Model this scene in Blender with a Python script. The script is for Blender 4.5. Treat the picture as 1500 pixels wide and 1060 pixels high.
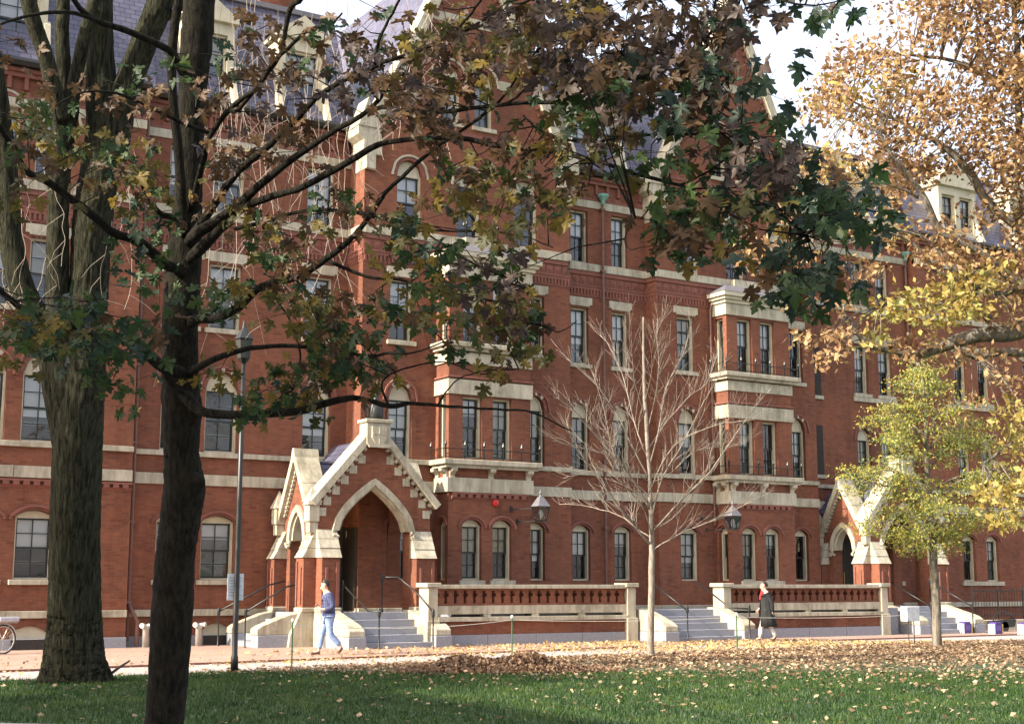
import bpy, bmesh, math, random
import numpy as np
from mathutils import Vector, Matrix, Euler
R = math.radians
random.seed(7); np.random.seed(7)
SC = bpy.context.scene; COL = SC.collection
for o in list(bpy.data.objects): bpy.data.objects.remove(o)

# ------------------------------------------------------------------ camera, sky, sun, exposure
F_PX, PITCH, YAW, HC = 2060.0, math.atan(326/2060.), R(31.9), 1.65
cd = bpy.data.cameras.new('camera'); cam = bpy.data.objects.new('camera', cd); COL.objects.link(cam)
cam.location = (0, 0, HC); cam.rotation_euler = (R(90)+PITCH, 0, -YAW)
cd.sensor_width = 36; cd.lens = F_PX/1500*36; cd.clip_end = 2000; cd.clip_start = .1
SC.camera = cam
SUN_EL, SUN_AZ = 31.0, 1.5                    # sun travels along +X, turned SUN_AZ towards +Y
w = bpy.data.worlds.new('World'); SC.world = w; w.use_nodes = True
nt = w.node_tree; bg = nt.nodes['Background']
sky = nt.nodes.new('ShaderNodeTexSky'); sky.sky_type = 'NISHITA'; sky.sun_disc = False
sky.sun_elevation = R(SUN_EL); sky.sun_rotation = R(270-SUN_AZ)
sky.dust_density = 4.5; sky.air_density = 1.0; sky.ozone_density = .6
veil = nt.nodes.new('ShaderNodeMix'); veil.data_type = 'RGBA'; veil.blend_type = 'ADD'; veil.inputs[0].default_value = 1     # even thin high cloud over the whole sky
veil.inputs[7].default_value = (2.05, 1.85, 1.8, 1); nt.links.new(sky.outputs[0], veil.inputs[6]); nt.links.new(veil.outputs[2], bg.inputs[0]); bg.inputs[1].default_value = 0.15
sl = bpy.data.lights.new('sun', 'SUN'); so = bpy.data.objects.new('sun', sl); COL.objects.link(so)
sl.energy = 5.0; sl.angle = R(.55); sl.color = (1, .90, .76)
ca, sa = math.cos(R(SUN_AZ)), math.sin(R(SUN_AZ)); ce, se = math.cos(R(SUN_EL)), math.sin(R(SUN_EL))
so.rotation_euler = Vector((ca*ce, sa*ce, -se)).to_track_quat('-Z', 'Y').to_euler()
SC.view_settings.view_transform = 'Standard'; SC.view_settings.look = 'None'
SC.view_settings.gamma = 1; SC.view_settings.use_curve_mapping = False
SC.view_settings.exposure = 1.15
SC.cycles.max_bounces = 6; SC.cycles.transparent_max_bounces = 12

# ------------------------------------------------------------------ materials
MATS = {}
def nodes(name):
    m = bpy.data.materials.new(name); m.use_nodes = True; t = m.node_tree
    MATS[name] = m
    return m, t, t.nodes['Principled BSDF']
def N(t, typ, **kw):
    n = t.nodes.new(typ)
    for k, v in kw.items():
        if k in n.inputs: n.inputs[k].default_value = v
        else: setattr(n, k, v)
    return n
def rgb(c): return (c[0], c[1], c[2], 1)
def ramp(t, fac, stops):
    r = t.nodes.new('ShaderNodeValToRGB'); e = r.color_ramp.elements
    while len(e) < len(stops): e.new(.5)
    for i, (p, c) in enumerate(stops): e[i].position = p; e[i].color = rgb(c)
    t.links.new(fac, r.inputs[0]); return r.outputs[0]
def mixc(t, fac, a, b, mode='MIX'):
    m = t.nodes.new('ShaderNodeMix'); m.data_type = 'RGBA'; m.blend_type = mode
    for s, v in ((m.inputs[0], fac), (m.inputs[6], a), (m.inputs[7], b)):
        if hasattr(v, 'links'): t.links.new(v, s)
        elif isinstance(v, (int, float)): s.default_value = v
        else: s.default_value = rgb(v)
    return m.outputs[2]
def pos(t): return t.nodes.new('ShaderNodeNewGeometry').outputs['Position']
def noise(t, vec, scale, detail=4, rough=.6):
    n = N(t, 'ShaderNodeTexNoise', Scale=scale, Detail=detail, Roughness=rough); t.links.new(vec, n.inputs['Vector']); return n.outputs['Fac']
def bump(t, b, h, strength=.3, dist=.02):
    n = N(t, 'ShaderNodeBump', Strength=strength, Distance=dist); t.links.new(h, n.inputs['Height']); t.links.new(n.outputs[0], b.inputs['Normal'])
def mat_plain(name, c, rough=.6, c2=None, scale=6, metal=0, b_=0.0, spec=None):
    m, t, b = nodes(name); b.inputs['Roughness'].default_value = rough; b.inputs['Metallic'].default_value = metal
    if spec is not None: b.inputs['Specular IOR Level'].default_value = spec
    c2 = c2 or tuple(x*.72 for x in c)
    n = noise(t, pos(t), scale); col = ramp(t, n, [(.32, c2), (.68, c)]); t.links.new(col, b.inputs['Base Color'])
    if b_: bump(t, b, noise(t, pos(t), scale*5), b_)
    return m
def wallvec(t):
    g = t.nodes.new('ShaderNodeNewGeometry'); sp = t.nodes.new('ShaderNodeSeparateXYZ'); t.links.new(g.outputs['Position'], sp.inputs[0])
    sn = t.nodes.new('ShaderNodeSeparateXYZ'); t.links.new(g.outputs['True Normal'], sn.inputs[0])
    ab = N(t, 'ShaderNodeMath', operation='ABSOLUTE'); t.links.new(sn.outputs[0], ab.inputs[0])
    gt = N(t, 'ShaderNodeMath', operation='GREATER_THAN'); gt.inputs[1].default_value = .6; t.links.new(ab.outputs[0], gt.inputs[0])
    mx = t.nodes.new('ShaderNodeMix'); t.links.new(gt.outputs[0], mx.inputs[0]); t.links.new(sp.outputs[0], mx.inputs[2]); t.links.new(sp.outputs[1], mx.inputs[3])
    cb = t.nodes.new('ShaderNodeCombineXYZ'); t.links.new(mx.outputs[0], cb.inputs[0]); t.links.new(sp.outputs[2], cb.inputs[1])
    return cb.outputs[0], g.outputs['Position']
def mat_brick(name, c1, c2, mortar, bw=.205, bh=.068, ms=.009):
    m, t, b = nodes(name); v, p = wallvec(t)
    br = N(t, 'ShaderNodeTexBrick', offset=.5); br.inputs['Scale'].default_value = 1
    br.inputs['Brick Width'].default_value = bw; br.inputs['Row Height'].default_value = bh; br.inputs['Mortar Size'].default_value = ms
    br.inputs['Color1'].default_value = rgb(c1); br.inputs['Color2'].default_value = rgb(c2); br.inputs['Mortar'].default_value = rgb(mortar); br.inputs['Bias'].default_value = 0
    t.links.new(v, br.inputs['Vector'])
    big = noise(t, p, .38, 6, .72); f1 = ramp(t, big, [(.32, (.66, .66, .70)), (.5, (.95, .95, .95)), (.68, (1.18, 1.14, 1.08))])
    col = mixc(t, 1.0, br.outputs['Color'], f1, 'MULTIPLY')
    mp = N(t, 'ShaderNodeMapping'); mp.inputs['Scale'].default_value = (3.5, 3.5, .35); t.links.new(p, mp.inputs[0])
    st = noise(t, mp.outputs[0], 1.0, 5, .7); f2 = ramp(t, st, [(.35, (.78, .74, .72)), (.55, (1, 1, 1))])
    col = mixc(t, .6, col, f2, 'MULTIPLY')
    wn = N(t, 'ShaderNodeTexWhiteNoise', noise_dimensions='2D'); dv = N(t, 'ShaderNodeVectorMath', operation='DIVIDE'); dv.inputs[1].default_value = (bw, bh, 1)
    fl = N(t, 'ShaderNodeVectorMath', operation='FLOOR'); t.links.new(v, dv.inputs[0]); t.links.new(dv.outputs[0], fl.inputs[0]); t.links.new(fl.outputs[0], wn.inputs['Vector'])
    dk = ramp(t, wn.outputs['Value'], [(0, (.74, .70, .72)), (.12, (1, 1, 1)), (.9, (1, 1, 1)), (1, (1.2, 1.12, 1.05))])
    col = mixc(t, .8, col, dk, 'MULTIPLY')
    t.links.new(col, b.inputs['Base Color']); b.inputs['Roughness'].default_value = .92; b.inputs['Specular IOR Level'].default_value = .2
    inv = N(t, 'ShaderNodeMath', operation='SUBTRACT'); inv.inputs[0].default_value = 1; t.links.new(br.outputs['Fac'], inv.inputs[1]); bump(t, b, inv.outputs[0], .35, .01)
    return m
def mat_stone(name, c, dark, scale=1.3):
    m, t, b = nodes(name); p = pos(t)
    n = noise(t, p, scale, 7, .7); col = ramp(t, n, [(.3, dark), (.48, tuple((a*.3+q*.7) for a, q in zip(dark, c))), (.7, c)])
    mp = N(t, 'ShaderNodeMapping'); mp.inputs['Scale'].default_value = (5, 5, .7); t.links.new(p, mp.inputs[0])
    s2 = noise(t, mp.outputs[0], 1.2, 5, .7); col = mixc(t, .5, col, ramp(t, s2, [(.36, (.38, .36, .31)), (.60, (1, 1, 1))]), 'MULTIPLY')
    t.links.new(col, b.inputs['Base Color']); b.inputs['Roughness'].default_value = .9; b.inputs['Specular IOR Level'].default_value = .2
    bump(t, b, noise(t, p, 28, 4), .25, .01); return m
def mat_leaf(name, stops, trans=.35, rough=.5):
    m = bpy.data.materials.new(name); m.use_nodes = True; t = m.node_tree; MATS[name] = m
    b = t.nodes['Principled BSDF']; out = t.nodes['Material Output']
    g = t.nodes.new('ShaderNodeNewGeometry'); oi = t.nodes.new('ShaderNodeObjectInfo')
    ad = N(t, 'ShaderNodeMath', operation='ADD'); t.links.new(g.outputs['Random Per Island'], ad.inputs[0]); t.links.new(oi.outputs['Random'], ad.inputs[1])
    fr = N(t, 'ShaderNodeMath', operation='FRACT'); t.links.new(ad.outputs[0], fr.inputs[0])
    col = ramp(t, fr.outputs[0], stops)
    n = noise(t, pos(t), 14, 3); col = mixc(t, .45, col, ramp(t, n, [(.3, (.5, .5, .45)), (.7, (1.15, 1.1, 1.0))]), 'MULTIPLY')
    if 'grass' in name: col = mixc(t, .85, col, ramp(t, noise(t, pos(t), .9, 5), [(.34, (.5, .6, .55)), (.5, (1.05, 1.05, 1)), (.66, (1.9, 1.4, 1.0))]), 'MULTIPLY')
    t.links.new(col, b.inputs['Base Color']); b.inputs['Roughness'].default_value = rough; b.inputs['Specular IOR Level'].default_value = .35
    tr = t.nodes.new('ShaderNodeBsdfTranslucent'); t.links.new(col, tr.inputs[0])
    mx = t.nodes.new('ShaderNodeMixShader'); mx.inputs[0].default_value = trans
    t.links.new(b.outputs[0], mx.inputs[1]); t.links.new(tr.outputs[0], mx.inputs[2]); t.links.new(mx.outputs[0], out.inputs[0]); return m
def mat_bark(name, c, dark, sx=7, sz=.9, strength=.9, dist=.05):
    m, t, b = nodes(name); p = pos(t); mp = N(t, 'ShaderNodeMapping'); mp.inputs['Scale'].default_value = (sx, sx, sz); t.links.new(p, mp.inputs[0])
    n = noise(t, mp.outputs[0], 1.6, 6, .68); big = noise(t, p, 1.1, 3)
    col = ramp(t, n, [(.36, dark), (.62, c)]); col = mixc(t, .5, col, ramp(t, big, [(.3, (.6, .62, .55)), (.7, (1.1, 1.1, 1.05))]), 'MULTIPLY')
    t.links.new(col, b.inputs['Base Color']); b.inputs['Roughness'].default_value = .95; b.inputs['Specular IOR Level'].default_value = .15
    bump(t, b, n, strength, dist); return m

BRICK = mat_brick('brick_masonry', (.238, .084, .047), (.178, .062, .038), (.155, .092, .064))
BRICKM = mat_plain('moulded_brick', (.22, .082, .058), .85, (.16, .06, .042), 3)
STONE = mat_stone('cream_sandstone', (.52, .48, .375), (.27, .245, .18))
GRAN = mat_plain('grey_granite', (.29, .30, .335), .7, (.17, .18, .21), 45, b_=.2)
CREAM = mat_plain('cream_paint', (.54, .49, .36), .6, (.42, .38, .27), 3)
SASH = mat_plain('dark_green_sash', (.016, .022, .018), .4)
IRON = mat_plain('black_iron', (.014, .016, .015), .42)
PIPE = mat_plain('painted_downpipe', (.16, .075, .055), .5)
COPPER = mat_plain('green_copper', (.16, .36, .30), .7)
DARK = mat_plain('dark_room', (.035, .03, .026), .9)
LEAD = mat_plain('lead_grey', (.15, .145, .165), .55)
SHADE = mat_plain('white_roller_blind', (.90, .89, .87), .9, (.80, .79, .78), 2)
SHADE2 = mat_plain('grey_net_curtain', (.20, .21, .19), .9, (.13, .14, .13), 9)
SHADE3 = mat_plain('buff_curtain', (.55, .50, .38), .9, (.48, .43, .32), 12)
ASPH = mat_plain('grey_path_paving', (.38, .345, .325), .95, (.29, .265, .25), 2.2, b_=.15)
CLOTHW = mat_plain('white_panel_paint', (.78, .80, .84), .5)
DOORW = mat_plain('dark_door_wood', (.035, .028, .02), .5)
GLOW = bpy.data.materials.new('lit_bulb_glass'); GLOW.use_nodes = True
GLOW.node_tree.nodes['Principled BSDF'].inputs['Emission Color'].default_value = (1, .62, .2, 1); GLOW.node_tree.nodes['Principled BSDF'].inputs['Emission Strength'].default_value = 4
def mat_glass():
    m = bpy.data.materials.new('window_glass'); m.use_nodes = True; t = m.node_tree; t.nodes.remove(t.nodes['Principled BSDF'])
    out = t.nodes['Material Output']; tr = t.nodes.new('ShaderNodeBsdfTransparent'); tr.inputs[0].default_value = (.86, .88, .88, 1)
    gl = t.nodes.new('ShaderNodeBsdfGlossy'); gl.inputs['Roughness'].default_value = .015; gl.inputs[0].default_value = (.95, .95, 1, 1)
    fr = N(t, 'ShaderNodeFresnel', IOR=1.55); ma = N(t, 'ShaderNodeMath', operation='MULTIPLY_ADD'); ma.inputs[1].default_value = 1.25; ma.inputs[2].default_value = .02
    t.links.new(fr.outputs[0], ma.inputs[0]); mx = t.nodes.new('ShaderNodeMixShader'); t.links.new(ma.outputs[0], mx.inputs[0])
    t.links.new(tr.outputs[0], mx.inputs[1]); t.links.new(gl.outputs[0], mx.inputs[2]); t.links.new(mx.outputs[0], out.inputs[0])
    n = N(t, 'ShaderNodeTexNoise', Scale=1.4, Detail=2); t.links.new(pos(t), n.inputs['Vector']); bp = N(t, 'ShaderNodeBump', Strength=.25, Distance=.03)
    t.links.new(n.outputs['Fac'], bp.inputs['Height']); t.links.new(bp.outputs[0], gl.inputs['Normal']); return m
GLASS = mat_glass()
def mat_slate():
    m, t, b = nodes('purple_slate'); p = pos(t); v, _ = wallvec(t)
    br = N(t, 'ShaderNodeTexBrick', offset=.5); br.inputs['Brick Width'].default_value = .3; br.inputs['Row Height'].default_value = .16; br.inputs['Mortar Size'].default_value = .012
    br.inputs['Scale'].default_value = 1; br.inputs['Color1'].default_value = (.11, .108, .155, 1); br.inputs['Color2'].default_value = (.075, .073, .115, 1); br.inputs['Mortar'].default_value = (.03, .03, .04, 1)
    t.links.new(v, br.inputs['Vector']); col = mixc(t, .6, br.outputs['Color'], ramp(t, noise(t, p, 1.5), [(.3, (.6, .6, .65)), (.7, (1.25, 1.2, 1.2))]), 'MULTIPLY')
    t.links.new(col, b.inputs['Base Color']); b.inputs['Roughness'].default_value = .45; bump(t, b, br.outputs['Fac'], .4, -.01); return m
SLATE = mat_slate()
PAVE = mat_brick('brick_paving', (.42, .25, .19), (.36, .20, .155), (.34, .25, .2), .2, .1, .008)
def mat_floor_brick():
    m, t, b = nodes('brick_pavers'); p = pos(t)
    br = N(t, 'ShaderNodeTexBrick', offset=.5); br.inputs['Scale'].default_value = 1; br.inputs['Brick Width'].default_value = .2; br.inputs['Row Height'].default_value = .1; br.inputs['Mortar Size'].default_value = .007
    br.inputs['Color1'].default_value = (.36, .24, .18, 1); br.inputs['Color2'].default_value = (.30, .19, .145, 1); br.inputs['Mortar'].default_value = (.36, .28, .23, 1)
    t.links.new(p, br.inputs['Vector']); col = mixc(t, .7, br.outputs['Color'], ramp(t, noise(t, p, .7, 6), [(.3, (.75, .73, .72)), (.7, (1.15, 1.12, 1.1))]), 'MULTIPLY')
    t.links.new(col, b.inputs['Base Color']); b.inputs['Roughness'].default_value = .95; bump(t, b, br.outputs['Fac'], .3, -.006); return m
PAVER = mat_floor_brick()
def mat_ground():
    m, t, b = nodes('lawn_soil'); p = pos(t); a = noise(t, p, .6, 6); c = noise(t, p, 25, 3)
    col = mixc(t, .6, ramp(t, a, [(.3, (.025, .05, .018)), (.7, (.04, .085, .026))]), ramp(t, c, [(.3, (.5, .5, .4)), (.7, (1.2, 1.2, 1.1))]), 'MULTIPLY')
    t.links.new(col, b.inputs['Base Color']); b.inputs['Roughness'].default_value = 1; bump(t, b, c, .5, .02); return m
SOIL = mat_ground()
GRASS = mat_leaf('grass_blades', [(0, (.016, .05, .011)), (.5, (.032, .084, .016)), (1, (.075, .125, .028))], .3)
LITTER = mat_leaf('dry_leaves', [(0, (.15, .09, .055)), (.3, (.30, .19, .115)), (.6, (.44, .31, .20)), (.85, (.56, .43, .28)), (1, (.62, .52, .33))], .2)
LITTERD = mat_leaf('heap_leaves', [(0, (.10, .06, .04)), (.5, (.22, .135, .085)), (1, (.38, .26, .16))], .15)
LITTERY = mat_leaf('fallen_yellow_leaves', [(0, (.45, .28, .1)), (.5, (.66, .46, .16)), (1, (.72, .60, .3))], .2)
MLEAF = {
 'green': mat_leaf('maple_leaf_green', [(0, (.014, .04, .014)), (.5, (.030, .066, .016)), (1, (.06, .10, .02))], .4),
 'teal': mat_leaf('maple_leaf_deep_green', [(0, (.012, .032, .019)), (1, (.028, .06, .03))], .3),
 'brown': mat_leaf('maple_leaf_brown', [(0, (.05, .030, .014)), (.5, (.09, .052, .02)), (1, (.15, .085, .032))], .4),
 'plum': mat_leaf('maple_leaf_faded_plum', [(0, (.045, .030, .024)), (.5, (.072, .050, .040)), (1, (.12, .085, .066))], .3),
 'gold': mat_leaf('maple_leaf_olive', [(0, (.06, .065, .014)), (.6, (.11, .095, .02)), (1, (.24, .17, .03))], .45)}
OAKL = mat_leaf('oak_leaf_gold', [(0, (.17, .09, .05)), (.3, (.32, .19, .095)), (.65, (.45, .28, .14)), (1, (.55, .40, .19))], .35)
OAKG = mat_leaf('oak_leaf_yellow', [(0, (.34, .24, .06)), (.6, (.48, .37, .11)), (1, (.36, .38, .13))], .35)
YELL = mat_leaf('small_oak_leaf', [(0, (.10, .17, .05)), (.4, (.24, .29, .08)), (.75, (.44, .40, .09)), (1, (.56, .40, .08))], .4)
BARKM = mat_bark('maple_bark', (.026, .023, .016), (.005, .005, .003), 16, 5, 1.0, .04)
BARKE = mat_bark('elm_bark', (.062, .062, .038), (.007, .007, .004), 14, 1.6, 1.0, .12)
BARKO = mat_bark('oak_bark', (.26, .23, .19), (.09, .08, .065), 8, 1.2, .6, .03)
BARKP = mat_bark('pale_bark', (.33, .285, .245), (.17, .145, .12), 10, 3, .3, .01)
TWIG = mat_plain('pale_twig_bark', (.36, .30, .24), .8)

# ------------------------------------------------------------------ mesh builder
class MB:
    def __init__(s): s.v = []; s.f = []
    def add(s, vs, fs): b = len(s.v); s.v += [tuple(q) for q in vs]; s.f += [tuple(b+i for i in f) for f in fs]; return s
    def box(s, x0, x1, y0, y1, z0, z1):
        return s.add([(x0,y0,z0),(x1,y0,z0),(x1,y1,z0),(x0,y1,z0),(x0,y0,z1),(x1,y0,z1),(x1,y1,z1),(x0,y1,z1)],
                     [(0,3,2,1),(4,5,6,7),(0,1,5,4),(1,2,6,5),(2,3,7,6),(3,0,4,7)])
    def prism(s, poly, fn, a, b):            # poly of (u,w); fn(u,w,t)->xyz; extruded a..b
        n = len(poly); vs = [fn(u, w, a) for u, w in poly]+[fn(u, w, b) for u, w in poly]
        return s.add(vs, [tuple(range(n)), tuple(range(2*n-1, n-1, -1))]+[((i+1) % n, i, i+n, (i+1) % n+n) for i in range(n)])
    def tube(s, pts, rad, n=6, cap=True, ridge=0):
        pts = [Vector(p) for p in pts]; k = len(pts)
        if not hasattr(rad, '__len__'): rad = [rad]*k
        up = Vector((0, 0, 1)); vs = []; prev = None
        for i, p in enumerate(pts):
            d = (pts[min(i+1, k-1)]-pts[max(i-1, 0)])
            if d.length < 1e-9: d = Vector((0, 0, 1))
            d.normalize()
            if prev is None:
                a = d.cross(up)
                if a.length < .05: a = d.cross(Vector((1, 0, 0)))
            else: a = prev-d*prev.dot(d)
            a.normalize(); prev = a; b = d.cross(a)
            for j in range(n):
                an = 2*math.pi*j/n; q = rad[i]
                if ridge:                      # furrowed bark: interlacing vertical ridges as real relief
                    L_ = i*.31; q *= 1+ridge*(abs(math.sin(9.5*an+1.3*math.sin(L_+an*2)+.6*math.sin(L_*2.7)))-.6+.5*abs(math.sin(14.5*an-1.7*math.sin(L_*.8+an*3)+2))+.35*math.sin(3*an+L_*.3)+random.uniform(-.05, .05))
                vs.append(p+(a*math.cos(an)+b*math.sin(an))*q)
        fs = [(i*n+j, i*n+(j+1) % n, (i+1)*n+(j+1) % n, (i+1)*n+j) for i in range(k-1) for j in range(n)]
        if cap: fs += [tuple(range(n-1, -1, -1)), tuple(range((k-1)*n, k*n))]
        return s.add(vs, fs)
    def lathe(s, cx, cy, prof, n=12):         # prof of (r,z)
        vs = [(cx+r*math.cos(2*math.pi*j/n), cy+r*math.sin(2*math.pi*j/n), z) for r, z in prof for j in range(n)]
        k = len(prof); fs = [(i*n+j, i*n+(j+1) % n, (i+1)*n+(j+1) % n, (i+1)*n+j) for i in range(k-1) for j in range(n)]
        return s.add(vs, fs+[tuple(range(n-1, -1, -1)), tuple(range((k-1)*n, k*n))])
    def ribbon(s, pts, fn, half, a, b):       # thick band following 2d pts
        P = [Vector(p) for p in pts]; o, i_ = [], []
        for k, p in enumerate(P):
            d = (P[min(k+1, len(P)-1)]-P[max(k-1, 0)]).normalized(); nn = Vector((-d.y, d.x)); o.append(p+nn*half); i_.append(p-nn*half)
        for k in range(len(P)-1):
            s.prism([tuple(i_[k]), tuple(i_[k+1]), tuple(o[k+1]), tuple(o[k])], fn, a, b)
        return s
    def build(s, name, mat, parent=None, label=None, smooth=False, kind=None, sub=None, bevel=0):
        me = bpy.data.meshes.new(name); off = Vector((0, 0, 0))
        if parent is not None:
            q = parent
            while q is not None: off += q.location; q = q.parent
        me.from_pydata([(x-off.x, y-off.y, z-off.z) for x, y, z in s.v], [], s.f); me.validate(); me.update()
        bm = bmesh.new(); bm.from_mesh(me); bmesh.ops.recalc_face_normals(bm, faces=bm.faces)
        if bevel: bmesh.ops.bevel(bm, geom=bm.edges, offset=bevel, segments=1, affect='EDGES')
        bm.to_mesh(me); bm.free()
        for m_ in (mat if isinstance(mat, (list, tuple)) else [mat]): me.materials.append(m_)
        if smooth: me.polygons.foreach_set('use_smooth', [True]*len(me.polygons))
        return link(name, me, parent, label, kind)
def link(name, me, parent=None, label=None, kind=None, loc=None, rot=None):
    o = bpy.data.objects.new(name, me); COL.objects.link(o)
    if parent is not None: o.parent = parent
    if loc is not None: o.location = loc
    if rot is not None: o.rotation_euler = rot
    if label: o['label'] = label
    if kind: o['kind'] = kind
    return o
def thing(name, loc, label, cat, group=None):
    o = link(name, None); o.location = loc; return tag(o, label, cat, group)
def tag(o, label, cat, group=None):
    o['label'] = label; o['category'] = cat
    if group: o['group'] = group
    return o
def copy_tree(o, loc=None, parent=None):
    c = o.copy(); COL.objects.link(c)
    if parent is not None: c.parent = parent
    if loc is not None: c.location = loc
    for ch in list(o.children): copy_tree(ch, None, c)
    return c
def bulk(name, V, Fc, mat, parent=None, kind='stuff', label=None):
    me = bpy.data.meshes.new(name); V = np.asarray(V, dtype=np.float32).reshape(-1, 3); Fc = np.asarray(Fc, dtype=np.int32); k = Fc.shape[1]
    if parent is not None: V = V-np.array(parent.location, dtype=np.float32)
    me.vertices.add(len(V)); me.vertices.foreach_set('co', V.ravel()); me.loops.add(Fc.size); me.loops.foreach_set('vertex_index', Fc.ravel())
    me.polygons.add(len(Fc)); me.polygons.foreach_set('loop_start', np.arange(0, Fc.size, k, dtype=np.int32)); me.polygons.foreach_set('loop_total', np.full(len(Fc), k, dtype=np.int32))
    me.update(calc_edges=True); me.materials.append(mat); return link(name, me, parent, label, kind)
# picture ray: point at pixel (x,y) of the 1500x1060 photograph, d metres ahead of the lens
_F = Vector((math.sin(YAW)*math.cos(PITCH), math.cos(YAW)*math.cos(PITCH), math.sin(PITCH)))
_R = Vector((math.cos(YAW), -math.sin(YAW), 0)); _U = _R.cross(_F)
def at(x, y, d): return Vector((0, 0, HC))+(_F+_R*((x-750)/F_PX)+_U*((530-y)/F_PX))*d
def at_ground(x, y):
    r = _F+_R*((x-750)/F_PX)+_U*((530-y)/F_PX); return Vector((0, 0, HC))+r*(-HC/r.z)

# ================================================================== SETTING: ground
g = MB().add([(-300,-200,0),(400,-200,0),(400,500,0),(-300,500,0)], [(0,1,2,3)]).build('ground', SOIL, kind='structure')
def sheet(name, pts, z, mat, thick=0):
    m = MB(); n = len(pts)
    if thick: m.prism(pts, lambda u, w_, t_: (u, w_, t_), z-thick, z)
    else: m.add([(x, y, z) for x, y in pts], [tuple(range(n))])
    return m.build(name, mat, kind='structure')
def farE(x): return 28.25+.13*(x-6) if x < 25 else 30.72+.04*(x-25)
def nearE(x): return 26.0+.09*(x-6) if x < 30 else 28.16+.03*(x-30)
xs = [-30, 0, 6, 12, 18, 25, 32, 45, 90]
path = sheet('gravel_path', [(x, nearE(x)) for x in xs]+[(x, farE(x)-.002) for x in reversed(xs)], .008, ASPH)
side = sheet('brick_pavement', [(x, farE(x)+.06) for x in xs]+[(90, 37.6), (-30, 37.6)], .045, PAVER, .044)
kerb = MB()
for i in range(len(xs)-1):
    a, b = xs[i], xs[i+1]; k = max(1, int((b-a)/1.2))
    for j in range(k):
        u, v = a+(b-a)*j/k, a+(b-a)*(j+1)/k-.01
        kerb.prism([(u, farE(u)), (v, farE(v)), (v, farE(v)+.058), (u, farE(u)+.058)], lambda p, q, t_: (p, q, t_), 0, .05)
kerb.build('pavement_edging', BRICKM, kind='structure')
sheet('near_path', [(-20, 26), (3.3, 18.75), (4.2, 17.85), (5.9, 16.3), (7.2, 14.2), (8, 10), (8, -10), (-20, -10)], .006, ASPH)

# ================================================================== BUILDING
HALL = thing('brick_hall', (26, 37, 0), 'long red brick Victorian hall with cream stone bands, steep gables, bay windows and slate roof', 'building')
ZB1, ZB1T, ZS, ZST = 4.33, 4.63, 5.11, 5.25
def arch(u0, u1, zt, rise, kind, n=10):
    c = (u0+u1)/2; h = (u1-u0)/2; P = []
    if kind == 'seg':
        r = (h*h+rise*rise)/(2*rise)
        for i in range(n+1):
            u = u1-(u1-u0)*i/n; P.append((u, zt+rise-r+math.sqrt(max(0, r*r-(u-c)**2))))
    elif kind == 'point':
        r = (h*h+rise*rise)/(2*h)            # centres on springing line
        for i in range(n+1):
            u = u1-(u1-u0)*i/n; cx = u1-r if u >= c else u0+r
            P.append((u, zt+math.sqrt(max(0, r*r-(u-cx)**2))))
    elif kind == 'tudor':
        for i in range(n+1):
            q = 1-2*i/n; P.append((c+h*q, zt+rise*(1-abs(q))**.6))
    else: P = [(u1, zt), (u0, zt)]
    return P
def hole(o):                                 # o=(u0,u1,zb,zt,kind,rise)
    return [(o[0], o[2]), (o[1], o[2])]+arch(o[0], o[1], o[3], o[5], o[4])
def wall(name, outline, holes, fn, depth=.42, mat=None, parent=HALL, back=False, label=None):
    """fn(u,z,t)->xyz with t into the wall"""
    bm = bmesh.new(); ed = []
    def loop(P):
        vs = [bm.verts.new((p[0], p[1], 0)) for p in P]
        for i in range(len(vs)): ed.append(bm.edges.new((vs[i], vs[(i+1) % len(vs)])))
    loop(outline)
    for h in holes: loop(h)
    bmesh.ops.triangle_fill(bm, use_beauty=True, use_dissolve=False, edges=ed, normal=(0, 0, 1))
    bm.verts.index_update(); mb = MB()
    P = [(v.co.x, v.co.y) for v in bm.verts]; Fs = [tuple(v.index for v in f.verts) for f in bm.faces]; bm.free()
    mb.add([fn(u, z, 0) for u, z in P], Fs)
    if back: mb.add([fn(u, z, depth) for u, z in P], Fs)
    for h in holes+([outline] if back else []):
        n = len(h); mb.add([fn(u, z, 0) for u, z in h]+[fn(u, z, depth) for u, z in h], [(i, (i+1) % n, (i+1) % n+n, i+n) for i in range(n)])
    return mb.build(name, mat or BRICK, parent, label)
def FR(Y): return lambda u, z, t: (u, Y+t, z)             # wall facing the camera side (-Y)
def LS(X): return lambda u, z, t: (X+t, u, z)             # wall facing -X, u = Y
def RS(X): return lambda u, z, t: (X-t, u, z)             # wall facing +X

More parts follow.
